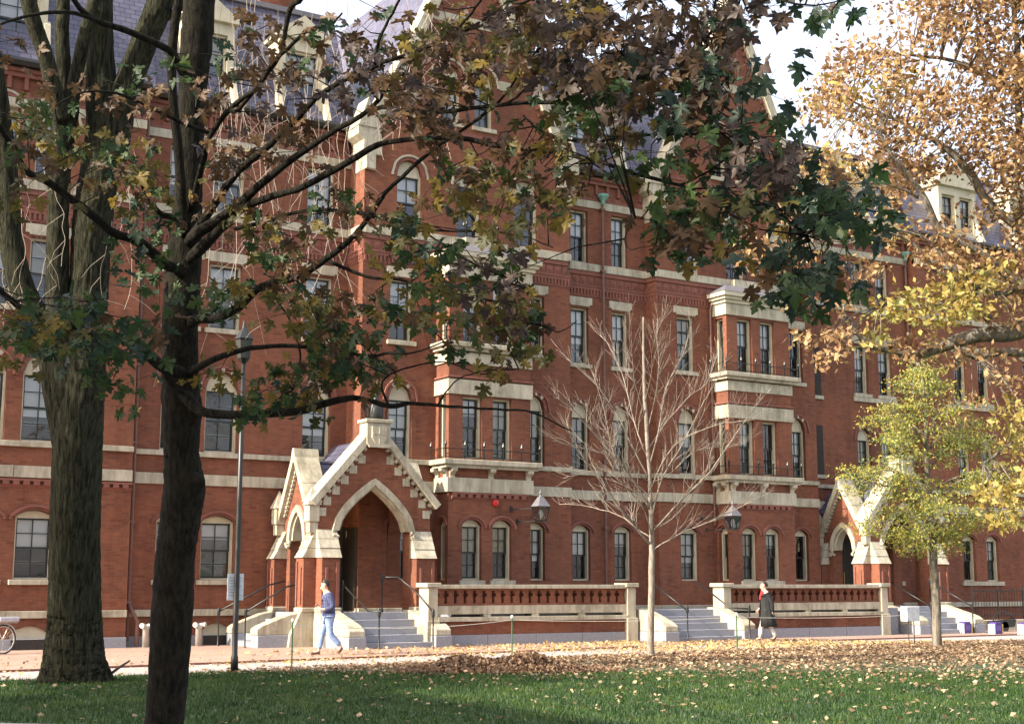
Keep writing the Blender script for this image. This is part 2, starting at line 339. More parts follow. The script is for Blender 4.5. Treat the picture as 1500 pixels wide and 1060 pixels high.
# ---- windows (parts of the hall): frame, sash, 8 panes, blind as sub-parts
_wc = {}
def win_meshes(w_, h, kind, rise):
    key = (round(w_, 2), round(h, 2), kind, round(rise, 2))
    if key in _wc: return _wc[key]
    L = lambda u, z, t: (u, t, z)
    x0, x1 = -w_/2, w_/2; fw = .055
    fr = MB().box(x0+.002, x0+fw, .10, .30, .004, h).box(x1-fw, x1-.002, .10, .30, .004, h).box(x0+fw, x1-fw, .11, .30, .004, .05)
    if kind == 'flat': fr.box(x0+fw, x1-fw, .11, .30, h-.06, h-.002)
    else:
        A = arch(x0+.003, x1-.003, h, rise-.004, kind); fr.prism([(x0+.003, h-.04), (x1-.003, h-.04)]+A, L, .13, .29)
        I = arch(x0+.06, x1-.06, h, rise-.05, kind); fr.ribbon(I, L, .022, .10, .13)
    sa_ = MB(); gx0, gx1 = x0+fw, x1-fw; zm = h/2; top = h-(.06 if kind == 'flat' else .04)
    for (a, b, y) in ((.05, zm+.02, .235), (zm-.02, top, .19)):
        sa_.box(gx0, gx0+.045, y, y+.04, a, b).box(gx1-.045, gx1, y, y+.04, a, b).box(gx0+.045, gx1-.045, y, y+.04, a, a+.05).box(gx0+.045, gx1-.045, y, y+.04, b-.045, b)
        c = (a+b)/2; sa_.box(-.013, .013, y+.005, y+.035, a+.05, b-.045).box(gx0+.045, -.013, y+.006, y+.034, c-.013, c+.013).box(.013, gx1-.045, y+.006, y+.034, c-.013, c+.013)
    pw = (gx1-gx0-.09)/2; ph = ((top-.05)/2)/2
    pane = MB().add([(-pw/2, 0, -ph/2), (pw/2, 0, -ph/2), (pw/2, 0, ph/2), (-pw/2, 0, ph/2)], [(0, 1, 2, 3)])
    spots = []
    for (a, b, y) in ((.05, zm+.02, .255), (zm-.02, top, .21)):
        for j in (0, 1):
            for i in (-1, 1): spots.append((i*(pw/2+.007), y, a+(b-a)*(.27+.47*j)))
    def me(m, n, mt):
        q = bpy.data.meshes.new(n); q.from_pydata(m.v, [], m.f)
        if len(m.f) == 1: q.materials.append(mt); return q
        bm = bmesh.new(); bm.from_mesh(q); bmesh.ops.recalc_face_normals(bm, faces=bm.faces); bm.to_mesh(q); bm.free(); q.materials.append(mt); return q
    bl = MB().add([(gx0, 0, -1), (gx1, 0, -1), (gx1, 0, 0), (gx0, 0, 0)], [(0, 1, 2, 3)])
    _wc[key] = (me(fr, 'window', CREAM), me(sa_, 'sash', SASH), me(pane, 'pane', GLASS), spots, [me(bl, 'blind', x) for x in (SHADE, SHADE2, SHADE3)], (pw, ph))
    return _wc[key]
PANE_BUDGET = [292]
def window(loc, rz, w_, h, kind='flat', rise=0, blind=None, near=True):
    fr, sa_, pn, spots, bls, (pw, ph) = win_meshes(w_, h, kind, rise)
    o = link('window', fr, HALL, loc=Vector(loc)-HALL.location, rot=(0, 0, rz)); link('sash', sa_, o)
    if near and PANE_BUDGET[0] >= 8:
        PANE_BUDGET[0] -= 8
        for s in spots:
            p = link('pane', pn, o, loc=s, rot=(R(random.uniform(-.9, .9)), 0, R(random.uniform(-.9, .9)))); p.scale = (1, 1, 1.16)
    else:
        m = MB()
        for s in spots: m.add([(s[0]-pw/2, s[1], s[2]-ph*.58), (s[0]+pw/2, s[1], s[2]-ph*.58), (s[0]+pw/2, s[1], s[2]+ph*.58), (s[0]-pw/2, s[1], s[2]+ph*.58)], [(0, 1, 2, 3)])
        key = ('far', round(w_, 2), round(h, 2), kind, round(rise, 2))
        if key not in _wc:
            q = bpy.data.meshes.new('panes'); q.from_pydata(m.v, [], m.f); q.materials.append(GLASS); _wc[key] = q
        link('panes', _wc[key], o, kind='stuff')
    if blind is None: blind = random.choice([(0, .5), (0, .5), (2, .5), (0, .62), (0, .45), (0, .3), (2, .48), None])
    if blind:
        b = link('blind', bls[blind[0]], o, loc=(0, .285, h-.01)); b.scale = (1, 1, h*blind[1])
        if blind[0] != 1 and random.random() < .45:
            b = link('curtain', bls[1], o, loc=(0, .31, h-.02)); b.scale = (1, 1, h*.98)
    return o
# bay/wing wall pieces ------------------------------------------------------------------
G0, G1 = 1.78, 3.36; F0, F1 = 5.26, 7.02; S0, S1 = 8.72, 10.58; T0, T1 = 12.10, 13.80
def ops_for(spans, floors):
    H = []
    for (a, b) in spans:
        for fl in floors:
            if fl == 'g': H.append((a, b, G0, G1, 'seg', .17))
            if fl == 'f': H.append((a, b, F0, F1, 'point', .42 if b-a < .8 else .5))
            if fl == 'fb': H.append((a, b, F0+.04, 7.12, 'flat', 0))
            if fl == 's': H.append((a, b, S0, S1, 'flat', 0))
            if fl == 't': H.append((a, b, T0, T1, 'point', .45))
            if fl == 'tf': H.append((a, b, T0, T1+.05, 'flat', 0))
            if fl == 'b': H.append((a, b, .08, .42, 'seg', .2))
    return H
def place_windows(ops, Y, near=True, side=None):
    for (a, b, zb, zt, kind, rise) in ops:
        if zt < 1: continue
        c = (a+b)/2
        if side is None: window((c, Y+.02, zb), 0, b-a, zt-zb, kind, rise, near=near)
        else: window((side, c, zb), R(-90), b-a, zt-zb, kind, rise, near=near)
def drip(a, b, zt, rise, Y, kind='seg', mat=BRICKM, stones=False):
    """raised arch mould over an opening, with optional cream voussoirs"""
    g_ = .13 if kind == 'seg' else .17
    m = MB(); A = arch(a-g_, b+g_, zt-.02, rise+g_*.9, kind, 14); m.ribbon(A, FR(Y), .032, -.055, -.002)
    m.box(A[0][0]-.035, A[0][0]+.035, Y-.055, Y-.002, A[0][1]-.06, A[0][1]-.0); m.box(A[-1][0]-.035, A[-1][0]+.035, Y-.055, Y-.002, A[-1][1]-.06, A[-1][1])
    m.build('drip_mould', mat, HALL)
    v = MB(); n = 11; I = arch(a, b, zt, rise, kind, n*2); O = arch(a-.1, b+.1, zt, rise+.1, kind, n*2)
    for i in range(0, n*2, 1):
        if stones and i in (4, 5, n-1, n, n*2-6, n*2-5): continue
        q = .08
        v.prism([(I[i][0], I[i][1]), (O[i][0]*1, O[i][1]), (O[i+1][0]*(1-q)+O[i][0]*q, O[i+1][1]*(1-q)+O[i][1]*q), (I[i+1][0]*(1-q)+I[i][0]*q, I[i+1][1]*(1-q)+I[i][1]*q)], FR(Y), -.012, -.001)
    v.build('brick_arch', BRICKM, HALL, kind='stuff')
    if stones:
        O2 = arch(a-.2, b+.2, zt, rise+.17, kind, n*2)
        for i in (4, n-1, n*2-6):
            MB().prism([I[i], O2[i], O2[i+2], I[i+2]], FR(Y), -.035, -.003).build('voussoir_stone', STONE, HALL)
def blocks(x0, x1, Y, z0, z1, out=.05, size=1.35, name='stone_block', mat=STONE, side=None, back=.1):
    n = max(1, round((x1-x0)/size))
    for i in range(n):
        a = x0+(x1-x0)*i/n+(.004 if i else 0); b = x0+(x1-x0)*(i+1)/n-(.004 if i < n-1 else 0); j = random.uniform(-.003, .003)
        m = MB()
        if side is None: m.box(a, b, Y-out-j, Y+back, z0, z1)
        elif side == 'L': m.box(Y-out-j, Y+back, a, b, z0, z1)
        else: m.box(Y-back, Y+out+j, a, b, z0, z1)
        m.build(name, mat, HALL, bevel=.008)
def lintel(a, b, Y, z0=10.63, z1=10.92):
    MB().prism([(a-.14, z0+.05), (a-.04, z0+.05), (a-.04, z0), (b+.04, z0), (b+.04, z0+.05), (b+.14, z0+.05), (b+.14, z1), (a-.14, z1)], FR(Y), -.04, .12).build('lintel', STONE, HALL, bevel=.008)
def sill(a, b, Y, z): MB().box(a-.1, b+.1, Y-.08, Y+.15, z-.13, z-.003).build('sill', STONE, HALL, bevel=.008)
TILE = None
def frieze(x0, x1, Y, side=None):
    """corbelled brick courses and terracotta rosette tiles between second and third floor"""
    global TILE
    fn = FR(Y) if side is None else LS(Y)
    m = MB(); 
    def bx(a, b, o, z0, z1):
        if side is None: m.box(a, b, Y-o, Y-.001, z0, z1)
        else: m.box(Y-o, Y-.001, a, b, z0, z1)
    bx(x0, x1, .05, 11.68, 11.81); bx(x0, x1, .035, 11.20, 11.30); bx(x0, x1, .055, 11.30, 11.36); bx(x0, x1, .02, 10.98, 11.03)
    k = int((x1-x0)/.125)
    for i in range(k): u = x0+(x1-x0)*(i+.5)/k; bx(u-.03, u+.03, .04, 11.03, 11.199)
    m.build('corbel_course', BRICKM, HALL, kind='stuff')
    k = max(1, int((x1-x0)/.3))
    for i in range(k):
        u = x0+(x1-x0)*(i+.5)/k; t = MB()
        P = [(math.cos(a_)*(.11 if q % 2 else .085), math.sin(a_)*(.11 if q % 2 else .085)) for q, a_ in enumerate([2*math.pi*j/12 for j in range(12)])]
        if TILE is None:
            t.prism(P, lambda p, q, d: (p, d, q), -.03, -.001); t.prism([(p*.5, q*.5) for p, q in P], lambda p, q, d: (p, d, q), -.05, -.03)
            t.box(-.13, .13, -.012, -.0005, -.14, .14)
            me = bpy.data.meshes.new('terracotta_tile'); me.from_pydata(t.v, [], t.f); me.materials.append(BRICKM); TILE = me
        p = Vector((u, Y, 11.52)) if side is None else Vector((Y, u, 11.52))
        link('terracotta_tile', TILE, HALL, loc=p-HALL.location, rot=(0, 0, 0 if side is None else R(-90)))
def dentils(x0, x1, Y, z=4.2):
    m = MB(); k = int((x1-x0)/.25)
    for i in range(k):
        u = x0+(x1-x0)*(i+.5)/k; m.box(u-.125, u+.03, Y-.07, Y-.001, z-.045, z+.045)
    m.box(x0, x1, Y-.072, Y-.001, z+.046, z+.098).prism([(-.001, z-.12), (-.07, z-.046), (-.001, z-.046)], lambda u, w_, t: (t, Y+u, w_), x0, x1).build('dentil_course', BRICKM, HALL, kind='stuff')
def plinth(x0, x1, Y, side=None):
    blocks(x0, x1, Y, .0, .31, .10, 1.15, 'plinth_block', GRAN, side); blocks(x0, x1, Y, .82, 1.0, .07, 1.5, side=side)
def bands(x0, x1, Y, side=None, lower=True):
    blocks(x0, x1, Y, ZB1, ZB1T, .06, 1.5, side=side); blocks(x0, x1, Y, ZS, ZST, .09, 1.7, side=side); blocks(x0, x1, Y, 11.82, 12.07, .09, 1.4, side=side); frieze(x0, x1, Y, side)
def cornice(x0, x1, Y):
    blocks(x0, x1, Y, 13.97, 14.22, .05, 1.3)
    m = MB().box(x0, x1, Y-.05, Y-.001, 14.23, 14.30).box(x0, x1, Y-.12, Y-.001, 14.78, 14.9).box(x0, x1, Y-.2, Y-.001, 14.9, 15.0)
    k = int((x1-x0)/.42)
    for i in range(k): u = x0+(x1-x0)*(i+.5)/k; m.box(u-.05, u+.05, Y-.1, Y-.001, 14.45, 14.78).box(u-.13, u+.13, Y-.03, Y-.001, 14.3, 14.42)
    m.build('corbel_table', BRICKM, HALL, kind='stuff')
    MB().prism([(-.34, 15.02), (.1, 15.02), (.1, 15.2), (-.38, 15.2), (-.42, 15.12)], lambda u, w_, t: (t, Y+u, w_), x0, x1).build('gutter', IRON, HALL)
def mansard(x0, x1, Y, top=19.2, run=1.7):
    MB().prism([(-.05, 15.2), (run, top), (run+.4, top+.05), (12, top+.4), (12, 15.2)], lambda u, w_, t: (t, Y+u, w_), x0, x1).build('roof', SLATE, HALL)
    MB().box(x0, x1, Y+run-.12, Y+run+.25, top-.02, top+.14).build('roof_kerb', LEAD, HALL)
def dormer(xc, Y, w_=1.5, h=2.3, n=1, z=15.35, dep=1.9):
    x0, x1 = xc-w_/2, xc+w_/2; m = MB(); m.box(x0, x0+.2, Y, Y+dep, z, z+h).box(x1-.2, x1, Y, Y+dep, z, z+h).box(x0+.2, x1-.2, Y, Y+.3, z, z+.3).box(x0+.2, x1-.2, Y, Y+.3, z+h-.35, z+h)
    if n == 2: m.box(xc-.14, xc+.14, Y, Y+.3, z+.3, z+h-.35)
    for q in (x0-.08, x1-.08): m.prism([(-.35, z-.05), (0.05, z-.05), (.05, z+1.2), (-.02, z+1.1), (-.12, z+.5)], lambda u, w2, t: (t, Y+u, w2), q, q+.16)
    m.box(x0-.12, x1+.12, Y-.14, Y+dep, z+h, z+h+.12)
    m.prism([(x0-.14, z+h+.12), (x1+.14, z+h+.12), (xc, z+h+.12+w_*.42)], FR(Y), -.12, dep)
    m.build('dormer', CREAM, HALL)
    sp = [(x0+.2, x1-.2)] if n == 1 else [(x0+.2, xc-.14), (xc+.14, x1-.2)]
    for a, b in sp: window(((a+b)/2, Y-.02, z+.3), 0, b-a-.01, h-.66, near=False)
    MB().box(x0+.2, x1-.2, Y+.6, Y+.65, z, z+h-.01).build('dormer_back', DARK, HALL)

TY, LY, PY, CY, QY, WY, FY = 36.8, 37.25, 36.3, 37.07, 36.55, 37.5, 37.1
def rect(x0, x1, z0, z1): return [(x0, z0), (x1, z0), (x1, z1), (x0, z1)]
def flank(name, x0, x1, Y, spans, top=15.0, near=True, third='t', floors=('g', 'f', 's', 't'), base=None, ov=None):
    H = ops_for(spans, floors)
    if ov: H = ov(H)
    extra = [(a, b, .07, .42, 'seg', .2) for a, b in (base or [])]
    wall(name, rect(x0, x1, 0, top), [hole(h) for h in H+extra], FR(Y)); place_windows(H, Y, near)
    for h in H:
        if h[2] == G0: drip(h[0], h[1], h[3], h[5], Y)
        elif h[2] == F0: drip(h[0], h[1], h[3], h[5], Y, 'point', stones=True)
        elif h[2] == S0: lintel(h[0], h[1], Y); sill(h[0], h[1], Y, S0)
        elif h[2] == T0 and h[4] == 'point': drip(h[0], h[1], h[3], h[5], Y, 'point', STONE)
    for a, b in (base or []):
        MB().prism([(a, .30), (b, .30)]+arch(a, b, .42, .2, 'seg'), FR(Y), .06, .1).build('basement_lintel', CREAM, HALL)
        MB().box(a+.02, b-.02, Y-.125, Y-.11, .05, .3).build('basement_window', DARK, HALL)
    return H
# left tower, left wing
flank('tower_wall', 2.0, 11.1, TY, [(8.19, 9.15), (6.8, 7.79), (4.4, 5.4)], base=[(8.19, 9.15)])
wall('return_wall', rect(TY, LY+.1, 0, 15), [], RS(11.1))
flank('wing_wall', 11.1, 17.48, LY, [(11.95, 12.87), (13.2, 14.15), (16.1, 16.97)], floors=('g', 'f', 's', 'tf'), base=[(13.3, 14.15)])
for x0, x1, Y in ((2.0, 11.1, TY), (11.16, 17.48, LY)): bands(x0, x1, Y); cornice(x0, x1, Y); plinth(x0, x1, Y)
for a, b in ((8.19, 9.15), (6.8, 7.79)): sill(a, b, TY, G0)
for a, b in ((11.95, 12.87), (13.2, 14.15)): sill(a, b, LY, G0)
dentils(2, 11.1, TY); mansard(2, 11.3, TY); mansard(11.3, 17.6, LY)
dormer(7.6, TY+.15, 1.5); dormer(4.6, TY+.15, 1.5); dormer(13.0, LY+.15, 1.5, 2.4); dormer(15.9, LY+.15, 1.5, 2.4)
# pavilions with gables
def pavilion(x0, x1, Y, xoff, apex=22.3, first=True):
    xc = (x0+x1)/2
    fl = [(x0+.90, x0+1.65), (x1-1.62, x1-.98)]
    H = ops_for([fl[0], fl[1]], ('g', 'f', 's')) if first else ops_for([fl[0]], ('g', 'f', 's'))+ops_for([(x1-1.2, x1-.55)], ('g', 'f', 's'))
    T = ops_for([(x0+1.08, x0+1.93), (x0+3.12, x0+3.98), (x0+5.17, x0+6.08)], ('t',)); A = [(x0+2.59, x0+3.25, 15.7, 17.15, 'point', .42), (x0+3.74, x0+4.42, 15.7, 17.15, 'point', .42)]
    wall('pavilion_wall', [(x0, 0), (x1, 0), (x1, 14.6), (xc, apex), (x0, 14.6)], [hole(h) for h in H+T+A], FR(Y))
    place_windows(H+T+A, Y)
    for h in H:
        if h[2] == G0: drip(h[0], h[1], h[3], h[5], Y)
        elif h[2] == F0: drip(h[0], h[1], h[3], h[5], Y, 'point', stones=True)
        elif h[2] == S0: lintel(h[0], h[1], Y); sill(h[0], h[1], Y, S0)
    for h in T: drip(h[0], h[1], h[3], h[5], Y, 'point', STONE)
    # attic: stone hood course over the pair, springing band, apex stone, vertical brick ribs
    for h in A: drip(h[0], h[1], h[3], h[5], Y, 'point', STONE); sill(h[0], h[1], Y, 15.7)
    blocks(x0+2.2, A[0][0]-.2, Y, 17.05, 17.35, .035, 1); blocks(A[0][1]+.12, A[1][0]-.12, Y, 17.05, 17.35, .035, 1); blocks(A[1][1]+.2, x1-2.2, Y, 17.05, 17.35, .035, 1)
    blocks(x0+.3, x1-.3, Y, 15.32, 15.42, .03, 7, 'string_course', BRICKM)
    sl_ = (apex-14.6)/(xc-x0); zz = 18.9; hw = (apex-zz)/sl_
    blocks(xc-hw+.2, xc+hw-.2, Y, zz, zz+.3, .04, 1)
    MB().prism([(xc-.42, apex-1.35), (xc+.42, apex-1.35), (xc, apex-.4)], FR(Y), -.045, -.002).build('apex_stone', STONE, HALL)
    for q in (-.3, 0, .3): MB().box(xc+q-.035, xc+q+.035, Y-.03, Y-.001, 19.25, apex-1.4-abs(q)*1.2).build('brick_rib', BRICKM, HALL)
    bands(x0, x1, Y); plinth(x0, x1, Y)
    # left return
    zr = 15.0; nb = {PY: LY, QY: CY}[Y]
    wall('return_wall', rect(Y, nb, 0, zr), [], LS(x0)); wall('return_wall', rect(Y, CY if first else WY, 0, zr), [], RS(x1))
    blocks(Y, nb, x0, ZB1, ZB1T, .06, 2, side='L'); blocks(Y, nb, x0, ZS, ZST, .09, 2, side='L'); blocks(Y-.08, nb, x0, 11.82, 12.07, .09, 2, side='L'); frieze(Y, nb, x0, 'L'); plinth(Y, nb, x0, 'L')
    blocks(Y, CY if first else WY, x1, 11.82, 12.07, .09, 2, side='R')
    # kneelers and copings
    for sgn, xe in ((1, x0), (-1, x1)):
        e0 = xe; xe = xe-sgn*.012
        P = [(xe, 13.75), (xe+sgn*.3, 13.75), (xe+sgn*.3, 14.2), (xe+sgn*.5, 14.2), (xe+sgn*.5, 14.85), (xe+sgn*.35, 15.35), (xe-sgn*.28, 15.0), (xe-sgn*.28, 14.75), (xe-sgn*.1, 14.6), (xe-sgn*.1, 14.2), (xe, 14.15)]
        MB().prism(P, FR(Y), -.16, .6).build('kneeler_stone', STONE, HALL)
        MB().prism([(xe-sgn*.30, 15.0), (xe+sgn*.34, 15.0), (xe+sgn*.02, 15.9)], FR(Y), -.2, .5).build('kneeler_gablet', STONE, HALL)
        xe = e0; L_ = math.hypot(xc-x0, apex-14.6); dx, dz = sgn*(xc-x0)/L_, (apex-14.6)/L_; nx, nz = -dz*sgn, dx*sgn
        k = 7
        for i in range(k):
            s0, s1 = .9+(L_-.9)*i/k+.004, .9+(L_-.9)*(i+1)/k-.004
            if i == k-1: s1 = L_+.05
            a = (xe+dx*s0, 14.6+dz*s0); b = (xe+dx*s1, 14.6+dz*s1)
            MB().prism([(a[0]+nx*-.12, a[1]+nz*-.12), (b[0]+nx*-.12, b[1]+nz*-.12), (b[0]+nx*.2, b[1]+nz*.2), (a[0]+nx*.2, a[1]+nz*.2)], FR(Y), -.18-(i % 2)*.004, .45).build('coping_stone', STONE, HALL)
        m = MB()                               # raking dentils under the coping
        for i in range(26):
            s0 = 1.1+(L_-1.8)*i/26; m.prism([(xe+dx*s0-nx*.13, 14.6+dz*s0-nz*.13), (xe+dx*(s0+.13)-nx*.13, 14.6+dz*(s0+.13)-nz*.13), (xe+dx*(s0+.13)-nx*.3, 14.6+dz*(s0+.13)-nz*.3), (xe+dx*s0-nx*.3, 14.6+dz*s0-nz*.3)], FR(Y), -.05, -.001)
        m.build('raking_dentils', BRICKM, HALL, kind='stuff')
    MB().lathe(xc, Y+.1, [(.2, apex-.1), (.22, apex+.2), (.1, apex+.35), (.13, apex+.6), (.02, apex+1.0)], 8).build('finial', STONE, HALL)
    MB().prism([(x0+.1, 14.7), (xc, apex-.15), (x1-.1, 14.7)], FR(Y), .45, 12).build('roof', SLATE, HALL)
pavilion(17.48, 24.76, PY, 0); pavilion(28.38, 35.5, QY, 0, first=False)
# recessed centre
flank('centre_wall', 24.76, 28.38, CY, [(25.33, 26.02), (26.98, 27.64)], floors=('g', 'f', 's', 'tf'))
bands(24.76, 28.38, CY); cornice(24.76, 28.38, CY); plinth(24.76, 28.38, CY); mansard(24.5, 28.8, CY, 19.6)
dormer(26.4, CY+.15, 2.3, 2.2, 2)
# right wing and far wing
H = flank('right_wing_wall', 35.5, 41.5, WY, [(38.5, 39.2), (39.76, 40.48)], near=True, floors=('g', 'f', 's', 'tf'))
wall('return_wall', rect(FY, WY+.1, 0, 15), [], LS(41.5))
flank('far_wing_wall', 41.5, 60, FY, [(43.5, 44.2), (44.86, 45.55), (47.6, 48.3), (48.96, 49.6)], near=False, floors=('g', 'f', 's', 'tf'), ov=lambda H: [(a, b, zb+(.0 if zb < 12 else .95), zt, k, r_) for a, b, zb, zt, k, r_ in H])
for x0, x1, Y in ((35.5, 41.5, WY), (41.5, 60, FY)):
    blocks(x0, x1, Y, ZB1, ZB1T, .05, 1.6); blocks(x0, x1, Y, ZS, ZST, .07, 1.8); blocks(x0, x1, Y, 11.82, 12.07, .07, 1.6); cornice(x0, x1, Y); plinth(x0, x1, Y)
for a, b, Y in ((38.5, 40.48, WY), (43.5, 45.55, FY), (47.6, 49.6, FY)):
    MB().box(a-.15, b+.15, Y-.09, Y+.1, G0-.16, G0-.004).build('sill', STONE, HALL)
    MB().box(a-.15, b+.15, Y-.07, Y+.1, S0-.3, S0-.135).build('sill', STONE, HALL)
mansard(35.2, 41.6, WY, 18.6); mansard(41.6, 60, FY, 18.6)
for x, Y in ((37.6, WY), (40.2, WY), (44.3, FY), (48.6, FY)): dormer(x, Y+.1, 2.2 if x > 42 else 1.5, 2.1, 2 if x > 42 else 1)
for z0, z1 in ((8.5, 10.3), (5.6, 7.4)):
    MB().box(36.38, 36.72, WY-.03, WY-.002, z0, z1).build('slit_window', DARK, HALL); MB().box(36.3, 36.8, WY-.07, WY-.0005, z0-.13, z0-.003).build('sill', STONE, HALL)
# inner core keeps daylight out; dark rooms seen through the glass
core = MB()
for x0, x1, Y in ((2.05, 11, TY), (11, 17.4, LY), (17.6, 24.7, PY+.9), (24.7, 28.5, CY), (28.5, 35.4, QY+.9), (35.4, 41.4, WY), (41.4, 59.9, FY)): core.box(x0, x1, Y+.9, Y+12, .01, 15)
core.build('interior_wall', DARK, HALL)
cap = MB()
for x0, x1, Y in ((2.02, 11.08, TY), (11.12, 17.46, LY), (17.5, 24.74, PY), (24.78, 28.36, CY), (28.4, 35.48, QY), (35.52, 41.48, WY), (41.52, 59.98, FY)):
    for z in (4.9, 8.3, 11.4, 14.8): cap.box(x0, x1, Y+.43, Y+1.1, z-.06, z+.06)
cap.build('floor_slab', DARK, HALL)
for x in (15.95, 25.0):
    m = MB().box(x-.6, x+.6, 39.6, 40.8, 15, 21.4 if x < 20 else 22.4).box(x-.75, x+.75, 39.45, 40.95, 20.3 if x < 20 else 21.5, 20.5 if x < 20 else 21.7); m.build('chimney', BRICK, HALL)
# drainpipes
def pipe(x, Y, z0, z1, head=None):
    m = MB().tube([(x, Y-.1, z0), (x, Y-.1, z1)], .048, 8)
    z = z0+1
    while z < z1: m.box(x-.08, x+.08, Y-.16, Y-.001, z-.03, z+.03); z += 2.1
    m.build('drainpipe', PIPE, HALL)
    if head: MB().lathe(x, Y-.14, [(.05, z1-.25), (.08, z1-.12), (.17, z1), (.19, z1+.02), (.19, z1+.1)], 8).build('rainwater_head', COPPER, HALL)
pipe(26.52, CY-.05, .35, 14.35, True); pipe(41.35, WY, .3, 14.35, True); pipe(11.22, LY-.1, .2, 14.8)
MB().tube([(11.22, LY-.2, 1.2), (11.28, LY-.35, .95), (11.42, LY-.4, .7), (11.42, LY-.4, .08)], .06, 8).build('drainpipe_foot', PIPE, HALL)

# ---- two-storey bays with stone balconies
def railing(x0, x1, Y0, Y1, z, sides=(True, True)):
    m = MB(); P = [(x0, Y1), (x0, Y0), (x1, Y0), (x1, Y1)]
    for i in range(3):
        a, b = Vector(P[i]), Vector(P[i+1]); m.tube([(a.x, a.y, z+.3), (b.x, b.y, z+.3)], .016, 5).tube([(a.x, a.y, z+.06), (b.x, b.y, z+.06)], .012, 5)
        k = max(1, round((b-a).length/.62))
        for j in range(k+1):
            p = a+(b-a)*j/k
            m.tube([(p.x, p.y, z), (p.x, p.y, z+.42)], .02, 6); m.lathe(p.x, p.y, [(.01, z+.36), (.045, z+.42), (.03, z+.47), (.004, z+.54)], 6)
    m.build('balcony_railing', IRON, HALL)
def bracket(x, Y, z0, z1, side=False):
    P = [(0, z0), (.08, z0+.02), (.06, z0+.14), (.12, z0+.2), (.22, z0+.24), (.23, z1), (0, z1)]
    m = MB()
    if side: m.prism(P, lambda u, w_, t: (Y-u, t, w_), x-.09, x+.09)
    else: m.prism(P, lambda u, w_, t: (t, Y-u, w_), x-.09, x+.09)
    m.build('carved_bracket', STONE, HALL, bevel=.012)
def bay(x0, x1, Y, wallY):
    xw = [(x0+.47, x0+1.12), (x0+1.50, x0+2.15)]; d = wallY-Y
    H = ops_for(xw, ('g', 'fb', 's')); wall('bay_wall', rect(x0, x1, 0, 11.1), [hole(h) for h in H], FR(Y)); place_windows(H, Y)
    sy = (Y+.18, Y+.62); HS = ops_for([sy], ('g', 'fb', 's'))
    wall('bay_side_wall', rect(Y, wallY, 0, 11.1), [hole(h) for h in HS], LS(x0), depth=.3)
    for h in HS: window((x0+.02, sum(h[:2])/2, h[2]), R(-90), h[1]-h[0], h[3]-h[2], h[4], h[5], blind=None, near=False)
    wall('bay_side_wall', rect(Y, wallY, 0, 11.1), [hole(h) for h in HS], RS(x1), depth=.3)
    for a, b in xw: drip(a, b, G1, .17, Y)
    for a, b in xw: sill(a, b, Y, G0)
    m = MB().ribbon(arch(sy[0]-.13, sy[1]+.13, G1-.02, .29, 'seg', 12), LS(x0), .032, -.055, -.002); m.build('drip_mould', BRICKM, HALL)
    dentils(x0+.1, x1-.1, Y)
    def ring(z0, z1, o, size=1.45, name='stone_block', mat=STONE):
        blocks(x0-o, x1+o, Y, z0, z1, o, size, name, mat); blocks(Y+.10, wallY, x0, z0, z1, o, 2, name, mat, 'L'); blocks(Y+.1, wallY, x1, z0, z1, o, 2, name, mat, 'R')
    ring(4.30, 4.72, .07); ring(7.16, 7.60, .06); ring(7.64, 7.70, .075, 4, 'string_course', BRICKM); ring(8.08, 8.42, .05)
    ring(10.66, 11.06, .06)
    for z0, z1, o in ((5.09, 5.24, .27), (8.55, 8.69, .27)):
        MB().box(x0-o, x1+o, Y-o, wallY-.1, z0, z1).build('balcony_slab', STONE, HALL, bevel=.015); MB().box(x0-o+.1, x1+o-.1, Y-o+.1, wallY-.11, z0-.09, z0-.002).build('balcony_moulding', STONE, HALL)
        railing(x0-.21, x1+.21, Y-.21, wallY-.13, z1)
    for x in (x0+.1, (x0+x1)/2, x1-.1): bracket(x, Y, 4.66, 5.0)
    bracket(Y+.12, x0, 4.66, 5.0, True); bracket(wallY-.2, x0, 4.66, 5.0, True)
    m = MB()
    for z0, z1, o in ((11.065, 11.18, .12), (11.18, 11.28, .2), (11.28, 11.42, .28)): m.box(x0-o, x1+o, Y-o, wallY-.1, z0, z1)
    m.build('bay_cornice', CREAM, HALL)
    a0, a1, b0 = x0-.3, x1+.3, Y-.3
    MB().add([(a0, b0, 11.42), (a1, b0, 11.42), (a1, wallY-.1, 11.42), (a0, wallY-.1, 11.42), (x0+.5, Y+.55, 11.86), (x1-.5, Y+.55, 11.86), (x1-.5, wallY-.1, 11.86), (x0+.5, wallY-.1, 11.86)], [(0,1,5,4), (1,2,6,5), (3,0,4,7), (4,5,6,7), (0,3,2,1)]).build('bay_roof', LEAD, HALL)
    xc = (x0+x1)/2; MB().box(xc-.6, xc+.6, Y+.45, wallY-.101, 11.75, 12.05).build('balcony_slab', STONE, HALL); railing(xc-.55, xc+.55, Y+.5, wallY-.13, 12.05)
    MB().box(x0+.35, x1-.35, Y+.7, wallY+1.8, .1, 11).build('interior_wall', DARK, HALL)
    plinth(x0, x1, Y)
bay(19.93, 22.75, 35.5, PY); bay(30.80, 33.62, 35.8, QY)
m = MB().tube([(30.66, QY-.1, 3.6), (30.66, QY-.1, 10.9), (30.74, QY-.12, 11.15), (30.9, QY-.2, 11.3)], .04, 7); m.build('drainpipe', PIPE, HALL)
MB().lathe(0, 0, [(.001, 0), (.11, .01), (.10, .07), (.03, .10)], 14).build('fire_bell', mat_plain('red_enamel', (.55, .02, .015), .35), HALL)
b = bpy.data.objects['fire_bell']; b.data.transform(Matrix.Translation((26, 37, 0))); b.rotation_euler = (R(90), 0, 0); b.location = Vector((21.5, 35.49, 4.02))-HALL.location
